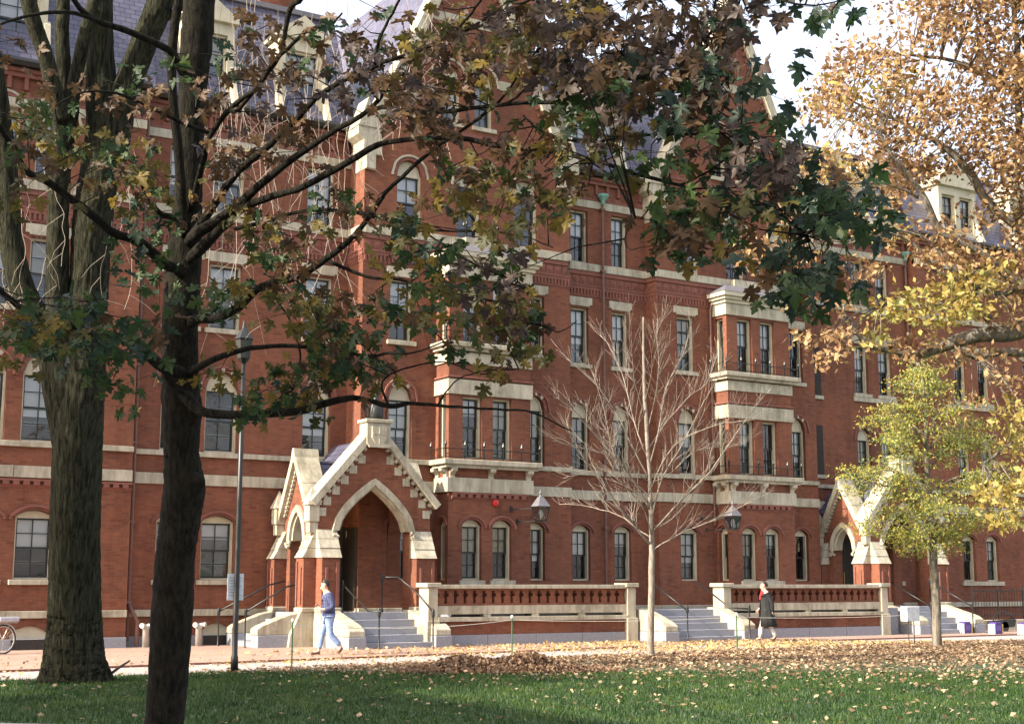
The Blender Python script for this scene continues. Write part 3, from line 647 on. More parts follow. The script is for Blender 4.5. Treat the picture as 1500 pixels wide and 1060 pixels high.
MB().box(16.98, 17.05, LY-.02, LY-.001, 2.3, 2.5).build('door_bell_plate', CLOTHW, HALL)

# ---- porches
def porch(x0, parent, y1=LY):
    """x0: left face; front at 34.6; parts of the hall"""
    y0, fz = 34.6, .93; x1 = x0+3.4; xc = x0+1.68; th = .42
    oa, ob = x0+.52, x0+2.78
    hf = [(oa, fz), (ob, fz)]+arch(oa, ob, 3.1, 1.3, 'point', 18)
    wall('porch_front_wall', [(x0, fz), (x1, fz), (x1, 3.75), (xc+.0, 5.62), (x0, 3.75)], [], FR(y0)) if False else None
    # walls as polygons with the doorway cut through the base
    def gable(name, a, b, ha, hb, spring, rise, apexu, apexz, eave, fn):
        A = arch(ha, hb, spring, rise, 'tudor' if hb-ha > 1.5 else 'point', 24)
        P = [(a, fz), (ha, fz)]+list(reversed(A))+[(hb, fz), (b, fz), (b, eave), (apexu, apexz), (a, eave)]
        return wall(name, P, [], fn, th, back=True, parent=parent)
    gable('porch_front_wall', x0, x1, oa, ob, 3.1, 1.3, xc, 5.7, 3.75, FR(y0))
    sa0, sb0, sc = 35.33, 36.38, 35.86
    gable('porch_side_wall', y0+th+.002, y1, sa0, sb0, 2.85, .85, sc, 5.05, 3.5, LS(x0+.003))
    gable('porch_side_wall', y0+th+.002, y1, sa0, sb0, 2.85, .85, sc, 5.05, 3.5, RS(x1-.003))
    # stone arch hoods and jamb linings
    for (a, b, sp, ri, fn, o) in ((oa, ob, 3.1, 1.3, FR(y0), .1), (sa0, sb0, 2.85, .85, LS(x0), .08)):
        kd = 'tudor' if b-a > 1.5 else 'point'; A = arch(a-.02, b+.02, sp, ri+.02, kd, 26)
        MB().ribbon([(b+.02, sp-.02)]+A+[(a-.02, sp-.02)], fn, .085, -o, .12).build('arch_hood', STONE, parent)
        I = arch(a+.1, b-.1, sp, ri-.1, kd, 26); MB().ribbon(I, fn, .045, .0, .3).build('arch_lining', STONE, parent)
        for u in (a-.02, b+.02):
            bs = MB(); c = Vector(fn(u, sp-.12, -.06))
            for k in range(9):
                q = c+Vector((random.uniform(-.07, .07), random.uniform(-.07, .07), random.uniform(-.08, .08))); bs.lathe(q.x, q.y, [(.005, q.z-.05), (.045, q.z-.02), (.05, q.z+.02), (.005, q.z+.05)], 6)
            bs.build('carved_boss', STONE, parent)
    # copings: front gable and side gable
    def cope(ax, az, bx, bz, fn, t0, t1, k, th2=.2):
        L_ = math.hypot(bx-ax, bz-az); dx, dz = (bx-ax)/L_, (bz-az)/L_; nx, nz = -dz, dx
        if nz < 0: nx, nz = -nx, -nz
        for i in range(k):
            s0, s1 = L_*i/k+.003, L_*(i+1)/k-.003
            P = [(ax+dx*s0, az+dz*s0), (ax+dx*s1, az+dz*s1), (ax+dx*s1+nx*th2, az+dz*s1+nz*th2), (ax+dx*s0+nx*th2, az+dz*s0+nz*th2)]
            MB().prism(P, fn, t0, t1).build('coping_stone', STONE, parent, bevel=.01)
        m = MB()
        for i in range(12):
            s0 = .15+(L_-.3)*i/12; m.prism([(ax+dx*s0, az+dz*s0), (ax+dx*(s0+.09), az+dz*(s0+.09)), (ax+dx*(s0+.09)-nx*.09, az+dz*(s0+.09)-nz*.09), (ax+dx*s0-nx*.09, az+dz*s0-nz*.09)], fn, -.09, -.002)
        m.build('raking_dentils', STONE, parent, kind='stuff')
    cope(x0-.12, 3.72, xc-.05, 5.7, FR(y0), -.17, .5, 3); cope(x1+.12, 3.72, xc+.05, 5.7, FR(y0), -.17, .5, 3)
    cope(34.98, 3.55, sc, 5.03, LS(x0), -.2, .5, 2, .16); cope(36.8, 3.4, sc, 5.03, LS(x0), -.2, .5, 2, .16)
    cope(34.98, 3.55, sc, 5.03, RS(x1), -.2, .5, 2, .16); cope(36.8, 3.4, sc, 5.03, RS(x1), -.2, .5, 2, .16)
    MB().prism([(sc-.16, 4.95), (sc+.16, 4.95), (sc+.05, 5.35), (sc-.05, 5.35)], LS(x0), -.21, .52).build('gable_capstone', STONE, parent)
    for i in range(6):                                      # stepped quoins under the rake
        for sg, xe in ((1, x0), (-1, x1)):
            z = 3.62+i*.29; xx = xe+sg*((z-3.75)/(5.7-3.75)*(xc-x0)); xx = max(min(xx, x1), x0) if z < 3.75 else xx
            MB().box(min(xx+sg*.02, xx+sg*.24), max(xx+sg*.02, xx+sg*.24), y0-.02, y0+.05, z-.16, z+.06).build('quoin_stone', STONE, parent)
    # pedestal, shield, ironwork finial
    m = MB().box(xc-.36, xc+.36, y0-.2, y0+.28, 5.42, 6.02).box(xc-.41, xc+.41, y0-.25, y0+.33, 6.02, 6.12); m.build('pedestal', STONE, parent, bevel=.015)
    MB().prism([(xc-.22, 5.92), (xc-.22, 5.6), (xc-.12, 5.45), (xc, 5.38), (xc+.12, 5.45), (xc+.22, 5.6), (xc+.22, 5.92)], FR(y0-.2), -.05, -.002).prism([(xc-.3, 5.34), (xc+.3, 5.34), (xc+.36, 5.44), (xc-.36, 5.44)], FR(y0-.2), -.07, -.002).box(xc-.012, xc+.012, y0-.262, y0-.25, 5.42, 5.9).box(xc-.2, xc+.2, y0-.262, y0-.25, 5.7, 5.72).build('carved_shield', STONE, parent)
    f = MB().lathe(xc, y0+.02, [(.19, 6.12), (.22, 6.2), (.2, 6.42), (.15, 6.58), (.07, 6.72), (.09, 6.78), (.02, 6.98)], 10)
    for sx in (-1, 1):
        f.tube([(xc+sx*.2, y0+.02, 6.12), (xc+sx*.32, y0, 6.2), (xc+sx*.3, y0, 6.34), (xc+sx*.36, y0, 6.5)], .025, 5); f.lathe(xc+sx*.36, y0, [(.01, 6.46), (.05, 6.5), (.01, 6.58)], 6)
        f.tube([(xc+sx*.18, y0-.1, 6.6), (xc+sx*.3, y0-.1, 6.45), (xc+sx*.24, y0-.1, 6.3)], .018, 5)
    f.build('iron_finial', IRON, parent, smooth=True)
    # roofs
    ym = y0+.3; dk = .10
    def slab(P, name='porch_roof'):
        P = [Vector(p) for p in P]; n = (P[1]-P[0]).cross(P[2]-P[0]).normalized()
        if n.z > 0: n = -n
        k = len(P); MB().add(P+[p+n*dk for p in P], [tuple(range(k)), tuple(range(2*k-1, k-1, -1))]+[((i+1) % k, i, i+k, (i+1) % k+k) for i in range(k)]).build(name, SLATE, parent)
    slab([(x0+.33, ym, 4.17), (xc, ym, 5.62), (xc, y1, 5.62), (x0+.33, y1, 4.17)]); slab([(x1-.33, ym, 4.17), (x1-.33, y1, 4.17), (xc, y1, 5.62), (xc, ym, 5.62)])
    for sx, xe in ((1, x0), (-1, x1)):
        xr = xe+sx*(5.0-3.8)*.93
        slab([(xe+sx*.3, sc, 5.03), (xr+sx*.3, sc, 5.03), (xe+sx*.3, sc-.85, 3.65)]); slab([(xe+sx*.3, sc, 5.03), (xe+sx*.3, sc+.85, 3.65), (xr+sx*.3, sc, 5.03)])
    # buttresses with stone weatherings; battered plinths
    def butt(xa, xb, ya, yb, axis):
        MB().box(xa, xb, ya, yb, 1.0, 2.36).build('buttress', BRICK, parent)
        for i in range(3):
            z0, z1 = 2.36+i*.25, 2.36+(i+1)*.25-.01; f0, f1 = 1-i/3*.95, 1-(i+1)/3*.95+.05
            if axis == 'y': q = MB().prism([(yb, z0), (yb-(yb-ya+.05)*f0, z0), (yb-(yb-ya+.0)*f1, z1), (yb, z1)], lambda u, w_, t: (t, u, w_), xa-.03, xb+.03)
            else: q = MB().prism([(xb, z0), (xb-(xb-xa+.05)*f0, z0), (xb-(xb-xa)*f1, z1), (xb, z1)], lambda u, w_, t: (u, t, w_), ya-.03, yb+.03)
            q.build('weathering_stone', STONE, parent)
        MB().box(xa-.05, xb+.05, ya-.05, yb, .94, 1.06).build('buttress_base', STONE, parent, bevel=.02)
        if axis == 'y': MB().box(xa+.1, xa+.17, ya-.035, ya-.001, 1.15, 2.1).box(xb-.12, xb-.04, ya-.035, ya-.001, 1.1, 2.25).build('brick_rib', BRICKM, parent)
        else: MB().box(xa-.035, xa-.001, ya+.1, ya+.17, 1.15, 2.1).box(xa-.035, xa-.001, yb-.12, yb-.05, 1.1, 2.25).build('brick_rib', BRICKM, parent)
    butt(x0, x0+.52, y0-.36, y0-.001, 'y'); butt(x1-.6, x1-.02, y0-.36, y0-.001, 'y')
    butt(x0-.36, x0-.001, y0+.02, y0+.5, 'x'); butt(x0-.36, x0-.001, 36.62, 37.08, 'x')
    # pinnacle blocks at gable feet
    for (px_, py_) in ((x0-.12, y0+.1), (x0-.12, 36.95)):
        MB().box(px_-.16, px_+.16, py_-.16, py_+.16, 3.3, 3.75).box(px_-.12, px_+.14, py_-.12, py_+.12, 3.0, 3.3).build('kneeler_stone', STONE, parent, bevel=.02)
        MB().add([(px_-.2, py_-.2, 3.75), (px_+.2, py_-.2, 3.75), (px_+.2, py_+.2, 3.75), (px_-.2, py_+.2, 3.75), (px_, py_, 4.25)], [(0,1,4), (1,2,4), (2,3,4), (3,0,4), (0,3,2,1)]).build('pinnacle', STONE, parent)
    for (a, b) in ((x0-.05, x0+.55), (x1-.63, x1+.05)):
        MB().prism([(0, 0), (-.62, 0), (-.55, .5), (-.42, .94), (0, .94)], lambda u, w_, t: (t, y0+u, w_), a, b).build('battered_plinth', STONE, parent, bevel=.01)
    for (a, b) in ((y0+.01, y0+.55), (36.58, 37.12)):
        MB().prism([(0, 0), (-.75, 0), (-.7, .35), (-.42, .94), (0, .94)], lambda u, w_, t: (x0+u, t, w_), a, b).build('battered_plinth', STONE, parent, bevel=.01)
    MB().box(x0, x1, y0, y1, 0, .9).build('porch_floor', GRAN, parent)
    dx_ = x0+1.35; MB().box(dx_-.62, dx_+.62, y1-.1, y1-.01, .93, 3.3).box(dx_-.56, dx_-.04, y1-.115, y1-.101, 1.1, 2.2).box(dx_+.04, dx_+.56, y1-.115, y1-.101, 1.1, 2.2).box(dx_-.56, dx_-.04, y1-.115, y1-.101, 2.3, 3.15).box(dx_+.04, dx_+.56, y1-.115, y1-.101, 2.3, 3.15).build('door', DOORW, parent)
    MB().tube([(dx_+.1, y1-.16, 1.7), (dx_+.1, y1-.16, 2.1)], .02, 6).build('door_handle', mat_plain('brass', (.6, .42, .12), .35, metal=1), parent)
    MB().prism([(x0+.05, 3.5), (x1-.05, 3.5), (xc, 5.4)], FR(y1), -.03, -.005).build('porch_back_gable', DOORW, parent)  # dark wood colour puts the porch's upper shade into this gable
    
    for sx, xe in ((1, x0), (-1, x1)): MB().add([(xe+sx*.43, y0+.43, 4.1), (xe+sx*.43, y1-.02, 4.1), (xc, y1-.02, 5.3), (xc, y0+.43, 5.3)], [(0, 1, 2, 3)]).build('timber_ceiling', DOORW, parent)  # dark ceiling boards, added to deepen the shade under the porch roof
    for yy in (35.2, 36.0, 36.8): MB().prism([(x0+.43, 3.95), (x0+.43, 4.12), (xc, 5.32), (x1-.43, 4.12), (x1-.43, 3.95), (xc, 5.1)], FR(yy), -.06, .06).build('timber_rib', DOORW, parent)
    if x0 < 20: MB().box(17.40, 17.468, 36.34, 37.14, .93, 3.25).build('side_door', DOORW, parent)
    lx = x0+1.05; MB().tube([(lx, 35.9, 4.35), (lx, 35.9, 4.0)], .012, 5).build('lamp_chain', IRON, parent); MB().lathe(lx, 35.9, [(.01, 3.76), (.07, 3.82), (.08, 3.9), (.03, 3.98)], 10).build('porch_bulb', GLOW, parent)
    if x0 < 20:
        l = bpy.data.lights.new('porch_lamp', 'POINT'); l.energy = 9; l.color = (1, .65, .3); l.shadow_soft_size = .08; lo = link('porch_lamp_light', l, parent); lo.location = Vector((lx, 35.9, 3.68))-parent.location
porch(15.45, HALL); porch(35.95, HALL, WY)

# ================================================================== TERRACE, BALUSTRADES, STEPS
tm = MB().box(18.9, 35.9, 33.45, 36.25, 0, .9); tm.build('terrace', GRAN, kind='structure')
def balustrade(x0, x1, label):
    T = thing('terrace_balustrade', ((x0+x1)/2, 33.2, 0), label, 'balustrade', 'pierced brick and stone balustrades of the terrace'); Y = 33.05
    def row(z0, z1, ya, yb, n, mat, nm, gap=.003):
        for i in range(n):
            a, b = x0+.3+(x1-x0-.6)*i/n+gap, x0+.3+(x1-x0-.6)*(i+1)/n-gap; MB().box(a, b, ya, yb, z0, z1+random.uniform(-.003, .003)).build(nm, mat, T, bevel=.006)
    n = round((x1-x0)/1.6)
    row(0, .33, Y-.06, Y+.4, n, GRAN, 'plinth_block', .006)
    MB().box(x0+.3, x1-.3, Y, Y+.38, .3, .68).build('brick_wall', BRICK, T)
    row(.685, .80, Y-.10, Y+.4, n, STONE, 'ledge_stone'); row(.875, 1.10, Y-.04, Y+.38, n, STONE, 'rail_base_stone')
    for i in range(n*1+1):
        c = x0+.3+(x1-x0-.6)*i/n; MB().box(max(c-.11, x0+.3), min(c+.11, x1-.3), Y-.03, Y+.36, .803, .873).build('spacer_stone', STONE, T)
    m = max(3, round((x1-x0-.6)/.3)); p = (x1-x0-.6)/m; L = lambda u, w_, t: (u, t, w_); me = None
    h, a_ = .045, .095; hp = p/2
    P = [(-hp+h, 1.16), (hp-h, 1.16), (hp-h, 1.33), (hp-a_, 1.35), (hp-a_, 1.415), (hp-h, 1.43), (hp-h, 1.49), (-hp+h, 1.49), (-hp+h, 1.43), (-hp+a_, 1.415), (-hp+a_, 1.35), (-hp+h, 1.33)]
    for i in range(m):
        c = x0+.3+p*(i+.5)
        if me is None:
            q = MB().prism(P, L, .02, .26); o = q.build('baluster', BRICK, T); me = o.data; o.location = (c-T.location.x, Y-T.location.y, 0); me.transform(Matrix.Translation(T.location))
        else: link('baluster', me, T, loc=(c-T.location.x, Y-T.location.y, 0))
    MB().box(x0+.3, x1-.3, Y+.01, Y+.27, 1.101, 1.159).box(x0+.3, x1-.3, Y+.01, Y+.27, 1.491, 1.545).build('brick_rail', BRICK, T)
    row(1.548, 1.655, Y-.07, Y+.36, max(2, n//2), STONE, 'coping_stone')
    for a, b in ((x0, x0+.298), (x1-.298, x1)):
        MB().box(a, b, Y-.09, Y+.42, .7, 1.58).box(a-.04, b+.04, Y-.13, Y+.46, 0.001, .72).build('pier', STONE, T, bevel=.012); MB().box(a-.07, b+.07, Y-.15, Y+.48, 1.583, 1.70).build('pier_cap', STONE, T, bevel=.012)
    return T
balustrade(17.92, 24.72, 'low terrace wall with pierced brick balusters between the big porch steps and the middle steps')
balustrade(28.0, 34.95, 'low terrace wall with pierced brick balusters right of the middle steps, behind the woman')
def stairs(x0, x1, y0, y1, label, n=5, top=.93, cheeks=True, cw=.46, ctop=.98):
    T = thing('stone_steps', ((x0+x1)/2, (y0+y1)/2, 0), label, 'steps', 'grey granite steps up to the terrace and porches'); h = top/n; d = (y1-y0)/n
    for i in range(n):
        MB().box(x0, x1, y0+d*i, y1, h*i+(.001 if i else 0), h*(i+1)-.002).build('step', GRAN, T, bevel=.008)
    if cheeks:
        for a, b in ((x0-cw, x0-.003), (x1+.003, x1+cw)):
            MB().box(a-.02, b+.02, y0-.12, y1, 0, .34).build('cheek_base', GRAN, T, bevel=.012)
            MB().prism([(y0-.08, .343), (y1, .343), (y1, ctop), (y1-.35, ctop), (y0+.12, .62), (y0-.08, .5)], lambda u, w_, t: (t, u, w_), a, b).build('cheek_stone', STONE, T, bevel=.02)
    return T
stairs(15.97, 18.0, 32.75, 34.58, 'granite steps up to the open arch of the large left porch')
stairs(25.3, 27.72, 31.85, 33.44, 'wide granite steps in the middle, behind the bare young tree')
stairs(36.5, 38.72, 32.75, 34.58, 'granite steps to the far right porch, behind the white box sign')
T = thing('side_steps', (14.7, 35.85, 0), 'pale stone steps climbing from the left to the side arch of the porch', 'steps')
for i in range(5): MB().box(13.95+.29*i, 15.44, 35.2, 36.5, .186*i+.001, .186*(i+1)-.002).build('step', GRAN, T, bevel=.008)
for a, b, zt in ((34.72, 35.19, 0), (36.51, 36.95, 0)):
    MB().box(13.9, 15.0, a-.02, b, 0, .36).build('cheek_base', GRAN, T, bevel=.012)
    MB().prism([(13.88, .363), (14.9, .363), (15.05, .93), (14.75, .88), (14.0, .60), (13.88, .52)], lambda u, w_, t: (u, t, w_), a, b).build('cheek_stone', STONE, T, bevel=.02)
def handrail(P, posts, label):
    T = thing('iron_handrail', tuple(posts[0][:2])+(0,), label, 'handrail', 'black iron handrails beside the steps')
    MB().tube(P, .024, 7).build('rail', IRON, T, smooth=True)
    for x, y, z0, z1 in posts:
        MB().lathe(x, y, [(.045, z0), (.045, z0+.05), (.022, z0+.09), (.02, z1-.16), (.04, z1-.12), (.05, z1-.06), (.035, z1), (.045, z1+.03), (.008, z1+.09)], 8).build('post', IRON, T, smooth=True)
handrail([(16.12, 34.3, 1.62), (16.3, 33.2, .98), (16.33, 32.5, .98)], [(16.33, 32.62, 0, .98), (16.1, 34.35, .93, 1.7)], 'iron handrail with round knob on the left of the large porch steps')
handrail([(17.3, 34.45, 1.85), (17.75, 34.35, 1.85), (17.86, 33.6, 1.5), (17.88, 32.6, .95)], [(17.88, 32.6, 0, .95), (17.32, 34.45, .93, 1.86)], 'iron handrail on the right of the large porch steps by the balustrade')
handrail([(15.35, 35.25, 1.7), (14.9, 35.25, 1.6), (13.75, 35.2, .95)], [(13.75, 35.2, 0, .97)], 'nearer iron handrail on the side steps left of the porch')
handrail([(15.35, 36.45, 1.75), (14.9, 36.45, 1.65), (13.5, 36.5, .95)], [(13.5, 36.5, 0, .97)], 'farther iron handrail on the side steps against the wing wall')
handrail([(25.5, 33.3, 1.75), (25.62, 31.8, .95)], [(25.62, 31.75, 0, 1.0)], 'iron handrail left on the middle steps, behind the bare tree')
handrail([(27.4, 33.4, 1.7), (27.5, 32.1, .98), (27.9, 31.72, .96)], [(27.9, 31.72, 0, 1.0)], 'iron handrail right on the middle steps near the woman')
handrail([(38.6, 34.4, 1.75), (38.6, 32.7, .95)], [(38.6, 32.65, 0, 1.0), (38.6, 34.45, .93, 1.8)], 'iron handrail on the far right porch steps')
handrail([(36.6, 34.4, 1.75), (36.6, 32.7, .95)], [(36.6, 32.65, 0, 1.0)], 'iron handrail on the near side of the far right porch steps')

# ---- wall lanterns
def lantern(x, y, wy, z, label):
    T = thing('wall_lantern', (x, y, z-.8), label, 'lantern', 'wall lanterns on the bays')
    MB().add([(x-.21, y-.21, z-.36), (x+.21, y-.21, z-.36), (x+.21, y+.21, z-.36), (x-.21, y+.21, z-.36), (x-.06, y-.06, z-.08), (x+.06, y-.06, z-.08), (x+.06, y+.06, z-.08), (x-.06, y+.06, z-.08)], [(0,1,5,4), (1,2,6,5), (2,3,7,6), (3,0,4,7), (4,5,6,7), (0,3,2,1)]).lathe(x, y, [(.05, z-.08), (.03, z-.03), (.055, z+.02), (.03, z+.06), (.006, z+.15)], 8).build('lantern_roof', LEAD, T)
    m = MB()
    for i in range(4):
        sx, sy = ((-1, -1), (1, -1), (1, 1), (-1, 1))[i]; m.tube([(x+sx*.19, y+sy*.19, z-.37), (x+sx*.125, y+sy*.125, z-.76)], .014, 4)
    m.box(x-.13, x+.13, y-.13, y+.13, z-.8, z-.765).build('lantern_frame', IRON, T)
    g = MB().add([(x+a*.185, y+b*.185, z-.37) for a, b in ((-1,-1),(1,-1),(1,1),(-1,1))]+[(x+a*.12, y+b*.12, z-.76) for a, b in ((-1,-1),(1,-1),(1,1),(-1,1))], [(0,1,5,4), (1,2,6,5), (2,3,7,6), (3,0,4,7)]); g.build('lantern_glass', GLASS, T)
    MB().lathe(x, y, [(.02, z-.74), (.06, z-.66), (.07, z-.56), (.03, z-.46)], 10).build('lamp_globe', CLOTHW, T)
    MB().tube([(x-.02, y, z-.79), (x-.35, wy-.02, z-.79)], .016, 5).tube([(x-.02, y, z-.42), (x-.55, wy-.02, z-.42)], .016, 5).box(x-.6, x-.52, wy-.03, wy-.001, z-.5, z-.34).box(x-.39, x-.31, wy-.03, wy-.001, z-.86, z-.72).build('wall_bracket', IRON, T)
lantern(22.62, 34.75, 35.5, 4.28, 'four-sided wall lantern with pointed grey roof on the left bay')
lantern(30.1, 34.9, 35.8, 4.2, 'four-sided wall lantern with pointed grey roof beside the right bay')

# ---- kerbside furniture
def tall_post():
    T = thing('lamp_post', (9.86, 25.74, 0), 'slim dark iron lamp post standing at the lawn edge left of the porch', 'lamp post'); x, y = 9.86, 25.74
    MB().lathe(x, y, [(.075, 0), (.07, .3), (.055, .35), (.05, 3), (.042, 5.9)], 10).build('post', IRON, T, smooth=True)
    MB().lathe(x, y, [(.05, 5.9), (.13, 6.0), (.17, 6.35), (.2, 6.38), (.05, 6.6), (.02, 6.75)], 8).build('lantern_head', IRON, T)
    s = thing('posted_notice', (9.86, 25.82, 1.45), 'blank white paper notice fastened to the slim lamp post', 'notice')
    MB().box(9.7, 10.02, 25.80, 25.812, 1.36, 1.86).build('sheet', CLOTHW, s)
    m = MB()
    for i in range(7): m.box(9.74, 9.98-.05*(i % 3), 25.796, 25.7995, 1.78-i*.055, 1.79-i*.055)
    m.build('print_lines', mat_plain('grey_print', (.35, .36, .4), .9), s)
tall_post()
STEELC = mat_plain('galvanised_steel', (.55, .53, .48), .5, metal=.3)
for x, lab in ((11.62, 'left of two pale standpipes with twin caps, beside the tower downpipe'), (13.05, 'right of two pale standpipes with twin caps, by the basement window')):
    T = thing('standpipe', (x, 36.75, .045), lab, 'standpipe', 'twin-capped standpipes against the wall'); y = 36.75
    MB().lathe(x, y, [(.085, .045), (.085, .5), (.1, .52), (.1, .6)], 10).build('pipe', STEELC, T, smooth=True)
    for s in (-1, 1):
        m = MB().tube([(x, y, .58), (x+s*.07, y-.05, .6), (x+s*.12, y-.09, .6)], [.05, .055, .055], 9); m.build('inlet', STEELC, T); MB().tube([(x+s*.12, y-.09, .6), (x+s*.15, y-.12, .6)], .07, 9).build('cap', STEELC, T)
stakes = []
GREENP = mat_plain('green_stake_paint', (.05, .12, .05), .6)
for (px, py, top, lab) in ((427, 980, .92, 'thin green stake on the lawn edge in front of the walking man'), (750, 964, .9, 'thin green stake with white tip behind the leaf heap'), (1080, 955, .9, 'thin green stake on the leafy verge left of the woman')):
    g_ = at_ground(px, py); T = thing('path_stake', (g_.x, g_.y, 0), lab, 'stake', 'thin green stakes holding the path cord'); stakes.append(g_)
    MB().tube([(g_.x, g_.y, 0), (g_.x, g_.y, top)], .017, 6).build('stake', GREENP, T); MB().lathe(g_.x, g_.y, [(.02, top), (.035, top+.03), (.02, top+.07)], 8).build('tip', CLOTHW, T)
def cord(a, b, sag):
    P = []
    for i in range(13):
        t = i/12; p = a.lerp(b, t); P.append((p.x, p.y, .86-sag*4*t*(1-t)))
    return P
m = MB().tube(cord(stakes[0], stakes[1], .12), .006, 4).tube(cord(stakes[1], stakes[2], .06), .006, 4).tube(cord(stakes[2], at_ground(1340, 948), .05), .006, 4)
tag(m.build('rope', mat_plain('pale_cord', (.6, .58, .5), .8)), 'thin pale cord strung low between the green stakes along the path', 'cord')
g_ = at_ground(1337, 945); T = thing('box_sign', (g_.x, g_.y, 0), 'small white box sign on two thin legs before the far right steps', 'sign')
MB().box(g_.x-.3, g_.x+.2, g_.y-.12, g_.y+.12, .66, 1.06).build('box', CLOTHW, T, bevel=.01)
for s in (-.14, .08): MB().tube([(g_.x+s, g_.y, 0), (g_.x+s, g_.y, .66)], .014, 5).build('leg', IRON, T)
PURP = mat_plain('purple_enamel', (.07, .04, .22), .5); GOLDP = mat_plain('gold_enamel', (.62, .42, .08), .5)
for k, (px, py, lab) in enumerate(((1414, 929, 'purple box with gold side nearest the far right steps'), (1459, 930, 'middle one of three purple and gold boxes by the iron fence'), (1502, 931, 'purple box with gold side cut by the right picture edge'))):
    g_ = at_ground(px, py); x, y = g_.x, g_.y
    T = thing('newspaper_box', (x, y, .045), lab, 'box', 'low purple and gold boxes before the iron fence')
    MB().prism([(-.17, .05), (.17, .05), (.17, .36), (.12, .43), (-.12, .43), (-.17, .36)], lambda u, w_, t: (x+u, y+t, w_), -.13, .13).build('box_body', PURP, T, bevel=.01)
    MB().box(x+.172, x+.22, y-.13, y+.13, .05, .37).build('side_panel', GOLDP, T); MB().box(x-.21, x-.172, y-.13, y+.13, .05, .37).build('side_panel', CLOTHW, T)
    MB().box(x-.1, x+.1, y-.137, y-.131, .15, .32).build('door_panel', mat_plain('violet_enamel', (.13, .09, .34), .4), T)
# areaway kerb wall and iron fence on the right
T = thing('area_fence', (44, 34.1, 0), 'black iron railing with thin bars on a low stone kerb at the right', 'fence')
MB().box(40.2, 58, 34.0, 34.35, 0, .42).build('fence_kerb', STONE, T, bevel=.02)
pi_ = 0; x = 40.4; bars = 0
while x < 57.5:
    if pi_ % 9 == 0: MB().tube([(x, 34.15, .42), (x, 34.15, 1.62)], .032, 6).build('fence_post', IRON, T)
    else: MB().tube([(x, 34.15, .5), (x, 34.15, 1.5)], .011, 4).build('bar', IRON, T)
    x += .15; pi_ += 1
for z in (.55, 1.42): MB().box(40.4, 57.5, 34.13, 34.17, z, z+.035).build('fence_rail', IRON, T)
T = thing('black_tub', (42.9, 33.2, 0), 'round black tub with flared rim standing at the foot of the iron fence', 'tub')
MB().lathe(42.9, 33.2, [(.2, .05), (.28, .2), (.32, .42), (.36, .5), (.36, .56), (.3, .56), (.28, .45)], 14).build('tub_body', IRON, T, smooth=True)
T = thing('garden_cart', (40.9, 33.4, 0), 'low dark garden cart with arched handle beside the far steps', 'cart')
MB().prism([(-.5, .15), (.5, .2), (.6, .45), (-.45, .4)], lambda u, w_, t: (40.9+u, 33.4+t, w_), -.2, .2).build('tray', IRON, T)
MB().tube([(40.4, 33.3, .4), (40.5, 33.3, .62), (40.9, 33.3, .74), (41.3, 33.3, .62), (41.55, 33.3, .4)], .022, 6).build('handle', IRON, T)
MB().tube([(40.9, 33.2, .2), (40.9, 33.26, .2)], .19, 14).build('wheel', IRON, T)
# stick leaning out of the grass beside the elm
a, b = at(157, 990, 24.6), at(190, 967, 24.2)
tag(MB().tube([a, a.lerp(b, .5)+Vector((0, 0, .01)), b], [.028, .024, .018], 6).build('garden_stake', TWIG), 'short pale stick poking out of the grass right of the big elm', 'stick')

